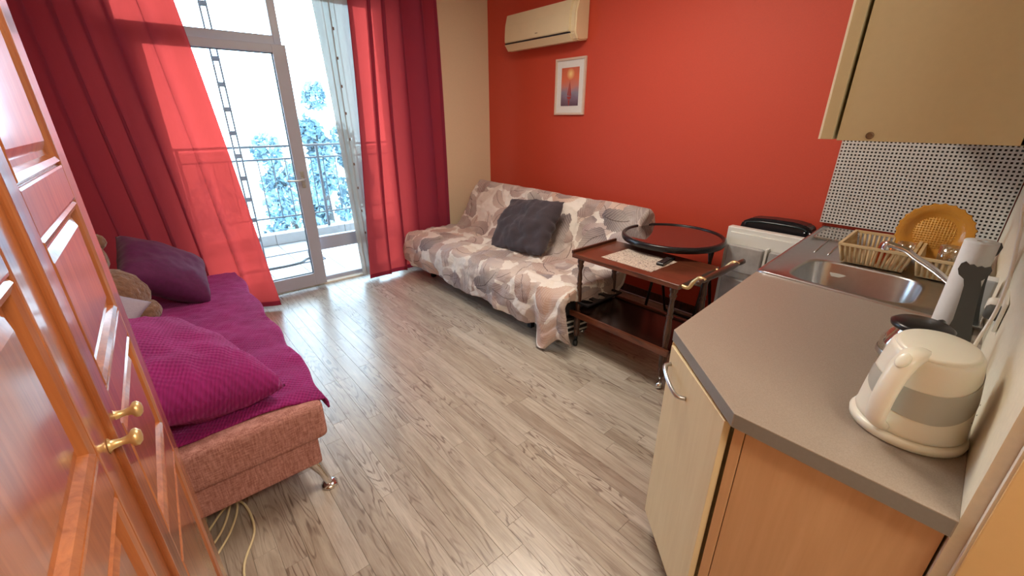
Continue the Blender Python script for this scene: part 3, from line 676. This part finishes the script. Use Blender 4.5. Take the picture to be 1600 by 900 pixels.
# bottle holder: a board with three round cut-outs
bm = bmesh.new(); cy = CY1-.085; z = .335; hw = .045
def ring_plate(bm, cx, cy, hx, hy, r, z0, z1, n=24):
    for zz, rev in ((z1, False), (z0, True)):
        o_, i_ = [], []
        for k in range(n):
            a = 2*PI*k/n; c, s = math.cos(a), math.sin(a); m = 1/max(abs(c), abs(s)); o_.append(bm.verts.new((cx+c*m*hx, cy+s*m*hy, zz))); i_.append(bm.verts.new((cx+c*r, cy+s*r, zz)))
        for k in range(n):
            q = (o_[k], o_[(k+1) % n], i_[(k+1) % n], i_[k]); bm.faces.new(q[::-1] if rev else q)
        if rev:
            for k in range(n): bm.faces.new((I[k], I[(k+1) % n], i_[(k+1) % n], i_[k])); bm.faces.new((O[k], O[(k+1) % n], o_[(k+1) % n], o_[k]))
        else: O, I = o_, i_
for k in range(3): ring_plate(bm, CX0+.085+k*.125, cy, .0625, .058, .047, z-.006, z+.006)
bmesh.ops.recalc_face_normals(bm, faces=bm.faces); link('bottle_rack', bm, M['black_plastic'], tr)
# push handle: turned bar on two brass arms
for y_, x_ in ((0, CX0+.035), (0, CX1-.035)):
    link('handle_bracket', T(spline([(x_, CY0+.01, CZ-.012), (x_, CY0-.035, CZ-.012), (x_, CY0-.055, CZ+.025), (x_, CY0-.085, CZ+.055), (x_, CY0-.115, CZ+.05)], 5), [.010]*14+[.012]*7, n=10), M['gold'], tr, smooth=True)
bm = bmesh.new(); lathe(bm, [(.010, -.02), (.014, 0), (.010, .02), (.014, .05), (.018, .18), (.020, .25), (.018, .32), (.014, .42), (.010, .44), (.015, .46), (.016, .51), (.010, .525)], (CX0-.005, CY0-.105, CZ+.05), 14, Matrix.Rotation(PI/2, 3, 'Y'))
bmesh.ops.recalc_face_normals(bm, faces=bm.faces); link('push_handle', bm, M['dark_wood'], tr, smooth=True)
# place mat
def matm():
    n = NT('printed_paper_mat'); p = n.coord(); a = n.noise(p, 55, 4, .6, 1.5); v = n.n('TexVoronoi', _feature='DISTANCE_TO_EDGE'); n.put(v.inputs[0], n.vmath('ADD', p, n.vmath('SCALE', (1, 1, 0), a))); v.inputs['Scale'].default_value = 45
    c = n.ramp(a, [(.38, hexc(112, 92, 84)), (.46, hexc(200, 184, 168)), (.54, hexc(214, 200, 186)), (.62, hexc(132, 118, 118))]); n.base(c, .6); return n.m
M['mat'] = matm()
o = link('place_mat', B(-.14, -.18, 0, .14, .18, .002), M['mat']); o.location = (2.21, 1.372, CZ); o.rotation_euler = (0, 0, math.radians(-1)); tag(o, 'mottled grey rectangular place mat lying on the trolley top', 'place mat')
rc = thing('remote_control', 'black remote control lying across the place mat corner', 'remote control', (2.285, 1.232, CZ+.002), math.radians(-83))
bm = bmesh.new(); box(bm, -.022, -.09, 0, .022, .09, .018, bev=.006, seg=3); link('body', bm, M['black_plastic'], rc)
for i in range(7):
    for j in range(3): link('button', B(-.015+j*.0115, -.07+i*.018, .0175, -.0095+j*.0115, -.062+i*.018, .0200), M['steel'], rc)

# ================================================================= ROUND TABLE
rt = thing('round_table', 'round dark glass folding table with a black rim behind the trolley', 'table', (2.625, 1.395, 0))
R_ = .322
rim = link('rim', L([(R_-.012, .758), (R_-.012, .730), (R_+.004, .726), (R_+.012, .738), (R_+.012, .758), (R_+.004, .766), (R_-.012, .764), (R_-.012, .758)], n=56, caps=False), M['black_plastic'], rt, smooth=True)
link('tabletop', L([(R_-.008, .746), (R_-.008, .757)], n=56), plain('dark_smoked_glass', (.030, .010, .008, 1), .05, 0, Coat_Weight=1.0), rt)
for sg in (-1, 1):
    lg = link('leg', T([(-.05*sg+.20, -.19, .733), (.17*sg+.24, -.19, .01)], .011, n=10), M['black_plastic'], rt, smooth=True)
    lg = link('leg', T([(-.05*sg+.20, .19, .733), (.17*sg+.24, .19, .01)], .011, n=10), M['black_plastic'], rt, smooth=True)
    link('foot_bar', T([(.17*sg+.24, -.19, .011), (.17*sg+.24, .19, .011)], .011, n=10), M['black_plastic'], rt, smooth=True)
link('centre_post', T([(.215, -.19, .38), (.215, .19, .38)], .010, n=10), M['steel'], rt, smooth=True)
link('top_brace', B(-.10, -.20, .722, .30, .20, .740), M['black_plastic'], rt)

# ================================================================= FRIDGE AND OPEN DOOR
fr = thing('small_fridge', 'small white fridge beside the sink with its door standing open', 'fridge', (0, 0, 0))
bm = bmesh.new()
for a in ((2.36, .12, .03, 2.39, .64, .82), (2.85, .12, .03, 2.88, .64, .82), (2.39, .12, .03, 2.85, .15, .82), (2.39, .15, .79, 2.85, .64, .82), (2.39, .15, .03, 2.85, .64, .07)): box(bm, *a, bev=.003)
link('body', bm, M['white_enamel'], fr)
fd = link('door', B(2.872, .655, .05, 2.93, 1.145, .832, bev=.012, seg=3), M['white_enamel'], fr)
link('door_liner', B(2.862, .68, .08, 2.874, 1.12, .80, bev=.005), M['white_enamel'], fd)
for z0, z1 in ((.55, .725), (.30, .50), (.11, .27)):
    bm = bmesh.new(); box(bm, 2.820, .89, z0, 2.863, 1.105, z1, bev=.012, seg=3); link('door_pocket', bm, M['pocket'], fd)
    bm = bmesh.new(); box(bm, 2.820, .70, z0, 2.863, .855, z1, bev=.012, seg=3); link('egg_rack', bm, M['pocket'], fd)
link('divider', B(2.815, .862, .10, 2.863, .876, .74, bev=.004), M['white_enamel'], fd)
bc = thing('plastic_case', 'black plastic case with a slot handle behind the open fridge door', 'case', (3.04, .88, 0))
bm = bmesh.new(); out = [(-.185, 0), (-.185, .82), (-.178, .86), (-.15, .885), (-.08, .897), (.06, .895), (.17, .885), (.225, .855), (.24, .79), (.24, 0)]
a = [bm.verts.new((-.06, p[0], p[1])) for p in out]; b = [bm.verts.new((.05, p[0], p[1])) for p in out]; bm.faces.new(a); bm.faces.new(b[::-1])
for i in range(len(out)): bm.faces.new((a[i], b[i], b[(i+1) % len(out)], a[(i+1) % len(out)]))
bmesh.ops.recalc_face_normals(bm, faces=bm.faces); bmesh.ops.bevel(bm, geom=bm.edges[:], offset=.008, segments=2, affect='EDGES'); link('shell', bm, M['black_plastic'], bc)
bm = bmesh.new(); tube(bm, spline([(-.064, -.15, .838), (-.068, -.145, .862), (-.068, -.08, .872), (-.068, .09, .870), (-.064, .19, .855), (-.064, .20, .835)], 6), .006, n=8); link('handle_lip', bm, plain('teal_highlight_plastic', hexc(40, 56, 60), .15), bc, smooth=True)  # teal paints the glossy highlight along the black case's arch
for y in (-.172, -.145): link('screw', L([(.006, 0), (.006, .004), (.003, .006)], c=(-.062, y, .845), axis=Matrix.Rotation(-PI/2, 3, 'Y'), n=10), M['chrome'], bc)

# ================================================================= KITCHEN RUN
A_, B_, C_, D_, E_ = (.898, yk(.898)), (.896, .263), (1.169, .569), (1.952, .622), (1.905, yk(1.905))
bm = bmesh.new(); prism(bm, [A_, E_, D_, C_, B_], .832, .870, bev=.0025, mi=0, side_mi=1)
wt = tag(link('worktop', bm, [M['worktop'], M['worktop_edge']]), 'grey-brown speckled worktop with a cut corner under the kettle', 'worktop')
# end cabinet
bc_ = thing('base_cabinet', 'birch end cabinet with a diagonal door under the worktop', 'cabinet', (0, 0, 0))
link('end_panel', B(.922, yk(.92)+.004, .0, .940, .236, .832, bev=.0015), M['beech'], bc_)
link('stile', B(.920, .238, .0, .945, .262, .832, bev=.0015), M['beech'], bc_)
bm = bmesh.new(); prism(bm, [(.945, .24), (1.16, .50), (1.90, .555), (1.87, -.06), (.945, -.09)], .02, .828); link('carcass', bm, M['birch'], bc_)
def plate(bm, p, q, z0, z1, t, bev=.002):
    p, q = Vector((p[0], p[1], 0)), Vector((q[0], q[1], 0)); d = (q-p).normalized(); n = Vector((-d.y, d.x, 0)); L_ = (q-p).length
    vs = box(bm, 0, 0, z0, L_, t, z1, bev=bev)
    Mx = Matrix(((d.x, n.x, 0, p.x), (d.y, n.y, 0, p.y), (0, 0, 1, 0), (0, 0, 0, 1)))
    for v in bm.verts: v.co = Mx @ v.co
dp, dq = (.928, .273), (1.165, .548)
bm = bmesh.new(); plate(bm, dp, dq, .10, .824, .018); dr_ = link('door', bm, M['birch'], bc_)
d = Vector((dq[0]-dp[0], dq[1]-dp[1], 0)).normalized(); n_ = Vector((-d.y, d.x, 0)); mid = Vector((dp[0], dp[1], 0))
def on(s, z, o): return mid+d*s+n_*(.018+o)+Vector((0, 0, z))
bm = bmesh.new(); tube(bm, spline([on(.345, .765, 0), on(.335, .765, .022), on(.29, .757, .032), on(.235, .742, .030), on(.215, .735, .02), on(.208, .733, 0)], 6), .0065, n=10, flat=1.0); link('handle', bm, M['steel'], dr_, smooth=True)
bm = bmesh.new(); plate(bm, (1.172, .552), (1.93, .606), .10, .824, .016); link('front_panel', bm, M['birch'], bc_)
link('plinth', B(1.20, .40, 0, 1.88, .48, .02), M['under_frame'], bc_)
# sink unit
F_ = (3.13, .688); G_ = (3.13, yk(3.13)); dS = Vector((F_[0]-D_[0], F_[1]-D_[1]))
su = thing('sink_unit', 'stainless steel sink with a long bowl and grooved drainer', 'sink', (0, 0, 0))
n = 48; cx, cy, hx, hy, rr = 2.175, .318, .185, .205, .09
inner = []
for k in range(n):
    a = 2*PI*k/n+PI/4; c, s = math.cos(a), math.sin(a)
    e = 5.0; r = (abs(c)**e+abs(s)**e)**(-1/e); inner.append((cx+hx*r*c+.012*(r*s), cy+hy*r*s))
poly = [D_, (E_[0]+.003, E_[1]+.004), (G_[0], G_[1]+.004), F_]; poly[0] = (D_[0]+.003, D_[1])
def ray_poly(ox, oy, dx, dy):
    best = None
    for i in range(4):
        (x1, y1), (x2, y2) = poly[i], poly[(i+1) % 4]; ex, ey = x2-x1, y2-y1; den = dx*ey-dy*ex
        if abs(den) < 1e-9: continue
        t = ((x1-ox)*ey-(y1-oy)*ex)/den; u = ((x1-ox)*dy-(y1-oy)*dx)/den
        if t > 0 and -1e-6 <= u <= 1+1e-6 and (best is None or t < best): best = t
    return (ox+dx*best, oy+dy*best)
bm = bmesh.new(); outer = [ray_poly(cx, cy, p[0]-cx, p[1]-cy) for p in inner]
for pc in poly:   # snap nearest outer point to each corner
    k = min(range(n), key=lambda i: (math.atan2(outer[i][1]-cy, outer[i][0]-cx)-math.atan2(pc[1]-cy, pc[0]-cx))**2); outer[k] = pc
def lp(pts, z, sc=1.0): return [bm.verts.new((cx+(p[0]-cx)*sc, cy+(p[1]-cy)*sc, z)) for p in pts]
def lpo(pts, z, o): 
    m = (sum(p[0] for p in poly)/4, sum(p[1] for p in poly)/4); return [bm.verts.new((m[0]+(p[0]-m[0])*(1-o/.6), m[1]+(p[1]-m[1])*(1-o/.3), z)) for p in pts]
loops = [lpo(outer, .845, 0), lpo(outer, .876, 0), lpo(outer, .878, .004), lpo(outer, .877, .010), lpo(outer, .870, .016), lp(inner, .870, 1.06), lp(inner, .868, 1.015), lp(inner, .860, 1.0), lp(inner, .74, .95), lp(inner, .722, .90), lp(inner, .716, .80), lp(inner, .714, .25)]
for a, b in zip(loops, loops[1:]):
    for k in range(n): f = bm.faces.new((a[k], a[(k+1) % n], b[(k+1) % n], b[k])); f.smooth = True
bm.faces.new(loops[-1]); bmesh.ops.recalc_face_normals(bm, faces=bm.faces)
link('basin_top', bm, M['steel'], su)
link('drain', L([(.035, .716), (.038, .719), (.020, .719), (.018, .712)], c=(cx, cy, 0), n=20), M['chrome'], su)
for k in range(8):
    y = .14+k*.058; link('drainer_rib', T([(2.47, y, .871), (3.03, y+.04, .872)], .0045, n=6), M['steel'], su, smooth=True)
bm = bmesh.new(); prism(bm, [(1.96, .02), (2.34, .02), (2.34, .56), (1.96, .54)], .10, .70); link('cupboard', bm, M['birch'], su)
fa = thing('faucet', 'chrome mixer faucet with a long swivel spout over the sink bowl', 'faucet', (2.20, .010, .870))
link('base', L([(.026, 0), (.026, .012), (.020, .018), (.018, .05), (.014, .06)], n=18), M['chrome'], fa, smooth=True)
link('spout', T(spline([(0, .002, .04), (0, .035, .055), (0, .09, .092), (0, .15, .125), (0, .185, .147), (0, .235, .158), (0, .247, .156), (0, .248, .135)], 5), [.0115]*20+[.0115]*5+[.014]*12, n=12), M['chrome'], fa, smooth=True)
link('lever', T(spline([(0, 0, .06), (.01, -.005, .085), (.05, -.008, .105)], 4), .007, n=8), M['chrome'], fa, smooth=True)
# dish racks
def basket(x0, x1, y0, y1, z0, h, label, nm):
    t = thing('dish_basket', label, 'dish rack', ((x0+x1)/2, (y0+y1)/2, z0), math.radians(2), 'beige dish baskets')
    W, D = (x1-x0)/2, (y1-y0)/2; sx, sy = .86, .84
    bm = bmesh.new()
    for a in ((-W-.006, -D-.006, W+.006, -D+.006), (-W-.006, D-.006, W+.006, D+.006), (-W-.006, -D, -W+.006, D), (W-.006, -D, W+.006, D)): box(bm, a[0], a[1], h-.008, a[2], a[3], h+.004, bev=.002)
    link('rim', bm, M['beige_rack'], t)
    bm = bmesh.new(); box(bm, -W*sx, -D*sy, 0, W*sx, D*sy, .005, bev=.001); link('bottom', bm, M['beige_rack'], t)
    nx, ny = int(2*W/.019), int(2*D/.019)
    def bar(p, q):
        bm = bmesh.new(); tube(bm, [p, q], .0058, n=4); link('bar', bm, M['beige_rack'], t)
    for i in range(nx+1):
        f = -1+2*i/nx
        for s in (-1, 1): bar((f*W*sx, s*D*sy, .003), (f*W, s*D, h-.004))
    for i in range(1, ny):
        f = -1+2*i/ny
        for s in (-1, 1): bar((s*W*sx, f*D*sy, .003), (s*W, f*D, h-.004))
    return t
basket(2.36, 2.70, .190, .440, .8765, .088, 'empty beige plastic dish basket left on the drainer, nearer the red wall', 1)
basket(2.36, 2.66, -.03, .172, .8765, .085, 'beige plastic dish basket right on the drainer, holding the amber plate', 2)
# amber plate leaning in the right basket
pl = thing('amber_plate', 'amber pressed-glass plate standing upright in the dish basket', 'plate', (2.66, .165, 1.012))
pl.rotation_euler = (0, math.radians(-78), 0)
bm = bmesh.new(); N = 72; rings = []
for r, z in [(.0, -.004), (.05, -.004), (.080, -.004), (.088, -.002), (.094, .006), (.110, .013), (.128, .017), (.130, .020), (.126, .021), (.108, .017), (.092, .010), (.084, .001), (.05, 0), (0, 0)]:
    rings.append([bm.verts.new(((r+(.004*math.cos(24*2*PI*k/N) if r > .12 else 0))*math.cos(2*PI*k/N), (r+(.004*math.cos(24*2*PI*k/N) if r > .12 else 0))*math.sin(2*PI*k/N), z)) for k in range(N)])
for a, b in zip(rings, rings[1:]):
    for k in range(N): f = bm.faces.new((a[k], a[(k+1) % N], b[(k+1) % N], b[k])); f.smooth = True
bmesh.ops.remove_doubles(bm, verts=bm.verts, dist=.0001); bmesh.ops.recalc_face_normals(bm, faces=bm.faces); link('dish', bm, M['amber_plate'], pl)
bm = bmesh.new()
for k in range(-6, 7):
    q = k*.0105; hw = math.sqrt(max(0, .072**2-q*q)); tube(bm, [(q, -hw, .0015), (q, hw, .0015)], .0016, n=4); tube(bm, [(-hw, q, .0015), (hw, q, .0015)], .0016, n=4)
link('lattice_relief', bm, plain('amber_relief', (.86, .50, .14, 1), .2), pl)
def tumbler(name, label, loc, r, h, mat, rot=(0, 0, 0), cat='glass'):
    bm = bmesh.new(); lathe(bm, [(r*.78, 0), (r*.82, h*.08), (r*.95, h*.5), (r, h), (r*.93, h), (r*.88, h*.5), (r*.72, h*.1)], n=24); bmesh.ops.recalc_face_normals(bm, faces=bm.faces)
    o = link(name, bm, mat, smooth=True); o.location = loc; o.rotation_euler = rot; tag(o, label, cat); return o
tumbler('drinking_glass', 'amber-tinted glass tipped in the left dish basket by the spout', (2.43, .295, .886), .030, .095, M['amber'], (math.radians(12), 0, 0))
tumbler('drinking_glass', 'clear glass standing behind the faucet spout in the left basket', (2.50, .225, .884), .032, .10, M['clear'])
tumbler('drinking_glass', 'clear glass in the right dish basket before the amber plate', (2.47, .085, .884), .036, .12, M['clear'])
tumbler('glass_cup', 'small clear glass cup in the right dish basket beside the paper roll', (2.50, .015, .884), .030, .085, M['clear'], cat='cup')
o = link('plastic_tray', B(2.76, .47, .8755, 3.08, .64, .886, bev=.004), M['clear']); tag(o, 'clear plastic tray lying on the drainer behind the left basket', 'tray')
# pegboard
pb = thing('perforated_panel', 'white perforated splash panel on the red wall behind the sink', 'panel', (XR, 0, 0))
NX, NZ = 42, 28; py0, py1, pz0, pz1 = -.034, .712, .895, 1.42
bm = bmesh.new(); gx, gz = (py1-py0)/NX, (pz1-pz0)/NZ; fr_ = .24
ys = []; zs = []
for i in range(NX): ys += [py0+i*gx, py0+(i+fr_)*gx, py0+(i+1-fr_)*gx]
ys.append(py1)
for j in range(NZ): zs += [pz0+j*gz, pz0+(j+fr_)*gz, pz0+(j+1-fr_)*gz]
zs.append(pz1)
vv = [[bm.verts.new((-.022, y, z)) for z in zs] for y in ys]
for i in range(len(ys)-1):
    for j in range(len(zs)-1):
        if i % 3 == 1 and j % 3 == 1: continue
        bm.faces.new((vv[i][j], vv[i][j+1], vv[i+1][j+1], vv[i+1][j]))
for f in bm.faces:
    if f.normal.x > 0: f.normal_flip()
bm.normal_update()
sh_ = link('sheet', bm, plain('white_perforated_plastic', hexc(214, 211, 206), .4, 0, 4, .05), pb); solid(sh_, .004, 0)
link('hole_shade', B(-.010, py0, pz0, -.002, py1-.004, pz1), M['hole_shade'], pb)  # added dark sheet, stands in for the shade inside the holes
# upper cabinet
uc = thing('wall_cabinet', 'cream laminate wall cabinet hanging above the sink', 'cabinet', (0, 0, 0))
ux = 1.25; yw = yk(ux)
link('carcass', B(ux, .0, 1.45, 3.12, .296, 2.20, bev=.001), M['cream_lam'], uc)
bm = bmesh.new(); prism(bm, [(ux, yk(ux)+.002), (3.12, yk(3.12)+.002), (3.12, .01), (ux, .01)], 1.45, 2.20); link('back_rail', bm, M['cream_lam'], uc)
for k in range(4): link('door', B(ux-.004+k*.468, .304, 1.452, ux+.460+k*.468, .328, 2.20, bev=.0015), M['cream_lam'], uc)
link('door_edge', B(ux-.006, .3275, 1.452, ux+.02, .3315, 2.20), M['casing_edge'], uc)
R = Matrix.Rotation(-PI/2, 3, 'Y')
link('screw_cap', L([(.0075, 0), (.0075, .002), (.005, .003)], c=(ux, .236, 1.462), axis=R, n=18), plain('brown_cap', hexc(120, 98, 74), .5, .3), uc)
# kettle
kt = thing('electric_kettle', 'cream plastic electric kettle on its round base at the worktop end', 'kettle', (1.135, .002, .870), math.radians(0))
link('base', L([(.088, 0), (.097, .003), (.099, .014), (.094, .021), (.05, .022)], n=48), M['cream_plastic'], kt, smooth=True)
def kr(z): 
    t = (z-.024)/.165; return .091-.008*t-.012*t*t
bm = bmesh.new(); lathe(bm, [(.06, .022), (.089, .023), (.092, .030)]+[(kr(.024+.165*i/14)+.0, .024+.165*i/14) for i in range(1, 15)]+[(.0695, .194), (.066, .199)], n=64); bmesh.ops.recalc_face_normals(bm, faces=bm.faces)
for v in bm.verts:
    if v.co.z > .10: k = (v.co.z-.10)/.10; v.co.x *= 1+.04*k; 
    if v.co.z > .15: v.co.z += -.10*v.co.x*(v.co.z-.15)/.05*-1
link('body', bm, M['cream_plastic'], kt, smooth=True)
# water window: curved blue-grey band round the body
M['water'] = plain('grey_blue_window_plastic', hexc(186, 187, 178), .18, 0, 12, .04)
def band(u, v):
    a = math.radians(95+u*195); e = math.sin(u*PI); zc = .100+.040*max(0, (u-.55)/.45)**1.5; hwid = (.026+.008*u)*(e**.3)+.001
    z = zc+(v*2-1)*hwid+.020*(abs(u-.5)*2)**2; r = kr(z)+.0012; k = max(0, (z-.10)/.10)
    return Vector((r*math.cos(a)*(1+.04*k), r*math.sin(a), z))
bm = bmesh.new(); grid(bm, 60, 8, band, flip=True); link('water_window', bm, M['water'], kt)
bm = bmesh.new(); lathe(bm, [(.064, .196), (.064, .202), (.058, .205), (.002, .206)], n=48); bmesh.ops.recalc_face_normals(bm, faces=bm.faces)
for v in bm.verts: v.co.z += .10*v.co.x; v.co.x *= 1.08
lid = link('lid', bm, M['cream_plastic'], kt, smooth=True)
ha = math.radians(158); hd = Vector((math.cos(ha), math.sin(ha), 0))
bm = bmesh.new(); pts = spline([hd*.040+Vector((0, 0, .190)), hd*.072+Vector((0, 0, .192)), hd*.096+Vector((0, 0, .172)), hd*.110+Vector((0, 0, .138)), hd*.118+Vector((0, 0, .098)), hd*.116+Vector((0, 0, .056)), hd*.094+Vector((0, 0, .034))], 6)
tube(bm, pts, [.022-.004*(i/len(pts)) for i in range(len(pts))], n=16, flat=.6); bmesh.ops.recalc_face_normals(bm, faces=bm.faces); hn = link('handle', bm, M['cream_plastic'], kt, smooth=True)
bm = bmesh.new(); lathe(bm, [(.0125, 0), (.0125, .004), (.010, .006), (.002, .0065)], n=24, sx=1.35, sy=.9); bmesh.ops.recalc_face_normals(bm, faces=bm.faces)
sw_ = link('switch', bm, M['cream_plastic'], hn, smooth=True); p = hd*.098+Vector((0, 0, .187)); sw_.location = p; sw_.rotation_euler = (Matrix.Rotation(ha, 4, 'Z') @ Matrix.Rotation(math.radians(52), 4, 'Y')).to_euler()
bm = bmesh.new(); tube(bm, spline([(.045, -.008, .180), (.070, -.008, .186), (.086, -.008, .184), (.080, -.008, .165), (.068, -.006, .145)], 4), [.016]*9+[.012]*8, n=10); bmesh.ops.recalc_face_normals(bm, faces=bm.faces); link('spout', bm, M['cream_plastic'], kt, smooth=True)
for a_, z_ in ((252, .078), (262, .090), (272, .106)):
    a = math.radians(a_); r = kr(z_)+.002; link('level_mark', L([(.0016, 0), (.0016, .0006)], c=(r*math.cos(a), r*math.sin(a), z_), axis=(Matrix.Rotation(a, 3, 'Z') @ Matrix.Rotation(PI/2, 3, 'Y')), n=8), M['blk_mark'], kt)
# coffee pot
cp = thing('coffee_pot', 'glass coffee pot with a black lid behind the kettle', 'coffee pot', (1.44, .045, .870))
bm = bmesh.new(); lathe(bm, [(.045, 0), (.062, .008), (.072, .04), (.070, .075), (.056, .105), (.047, .118), (.049, .124), (.046, .118), (.054, .103), (.067, .075), (.069, .04), (.058, .010), (.04, .004)], n=40, caps=True); bmesh.ops.recalc_face_normals(bm, faces=bm.faces); link('jug', bm, M['clear'], cp, smooth=True)
link('lid', L([(.052, .118), (.062, .121), (.064, .130), (.056, .136), (.02, .138), (.002, .139)], n=36), M['black_plastic'], cp, smooth=True)
link('band', L([(.0725, .036), (.0735, .040), (.0735, .046), (.0725, .050)], n=36, caps=False), M['steel'], cp, smooth=True)
link('handle', T(spline([(.045, -.02, .12), (.085, -.03, .122), (.10, -.034, .09), (.09, -.03, .045), (.07, -.025, .03)], 5), .008, n=8), M['black_plastic'], cp, smooth=True)
# paper roll and cat-shaped holder
pr_ = thing('paper_towel_roll', 'tall white paper towel roll standing in the grey cat holder', 'paper towel', (1.865, .008, .8705))
link('roll', L([(.012, .285), (.012, .0), (.037, .0), (.038, .004), (.038, .281), (.037, .285), (.012, .285)], n=36, caps=False), M['paper'], pr_, smooth=True)
link('tube_core', L([(.0125, .284), (.0125, .002)], n=20, caps=False), plain('cardboard', hexc(150, 120, 90), .9), pr_)
ch = thing('towel_holder', 'dark grey flat cut-out paper holder with a wavy top edge', 'holder', (1.775, 0, .870))
cat = [(-.056, .0), (.004, .0), (-.002, .055), (.002, .12), (.006, .165), (.012, .185), (.026, .196), (.032, .212), (.030, .228), (.022, .236), (.012, .228), (.004, .231), (-.004, .225), (-.012, .230), (-.019, .227), (-.029, .233), (-.035, .222), (-.032, .203), (-.023, .188), (-.030, .165), (-.034, .12), (-.044, .055)]
def cutout(bm, pts, x0, x1, dy=0, sc=1.0):
    a = [bm.verts.new((x0, p[0]+dy, p[1]*sc)) for p in pts]; b = [bm.verts.new((x1, p[0]+dy, p[1]*sc)) for p in pts]; bm.faces.new(a); bm.faces.new(b[::-1])
    for i in range(len(pts)): bm.faces.new((a[i], b[i], b[(i+1) % len(pts)], a[(i+1) % len(pts)]))
    bmesh.ops.recalc_face_normals(bm, faces=bm.faces)
bm = bmesh.new(); cutout(bm, cat, 0, .010); link('front_panel', bm, M['grey_card'], ch)
bm = bmesh.new(); cutout(bm, [(p[0]*1.1, p[1]) for p in cat], .155, .165, 0, 1.18); link('back_panel', bm, M['grey_card'], ch)
link('base_board', B(.008, -.056, 0, .157, .010, .0005), M['grey_card'], ch)
o = link('sponge_pack', B(1.96, -.062, .8785, 2.02, -.012, 1.02, bev=.006), M['paper']); tag(o, 'pale paper pack standing behind the towel roll by the wall', 'pack')
# wall sockets and cables
so = thing('wall_socket', 'pale double wall socket with plugs behind the kettle', 'socket', (1.66, yk(1.66), 1.02))
link('plate', B(-.075, 0, -.04, .075, .008, .04, bev=.003), M['white_plastic'], so)
for x in (-.037, .037): link('plug', L([(.021, .006), (.020, .028), (.014, .034)], c=(x, 0, 0), axis=Matrix.Rotation(-PI/2, 3, 'X'), n=16), M['grey_card'] if x < 0 else M['white_plastic'], so)
tag(link('kettle_cord', T(spline([(1.235, -.020, .882), (1.27, -.045, .876), (1.34, -.06, .90), (1.46, -.055, .965), (1.50, -.064, 1.06), (1.51, -.060, 1.15), (1.515, -.045, 1.25), (1.52, -.03, 1.35), (1.53, -.06, 1.46)], 8), .0038, n=8), M['white_plastic'], smooth=True), 'white kettle cord rising up the kitchen wall to the cabinet', 'cord')
ps = thing('cord_switch', 'white inline cord plug hanging on the wall at the right edge', 'plug', (1.512, -.040, 1.33))
link('body', B(-.012, -.014, -.03, .012, .010, .03, bev=.004), M['white_plastic'], ps); link('tip', B(-.008, -.010, .028, .008, .008, .05, bev=.003), M['black_plastic'], ps)
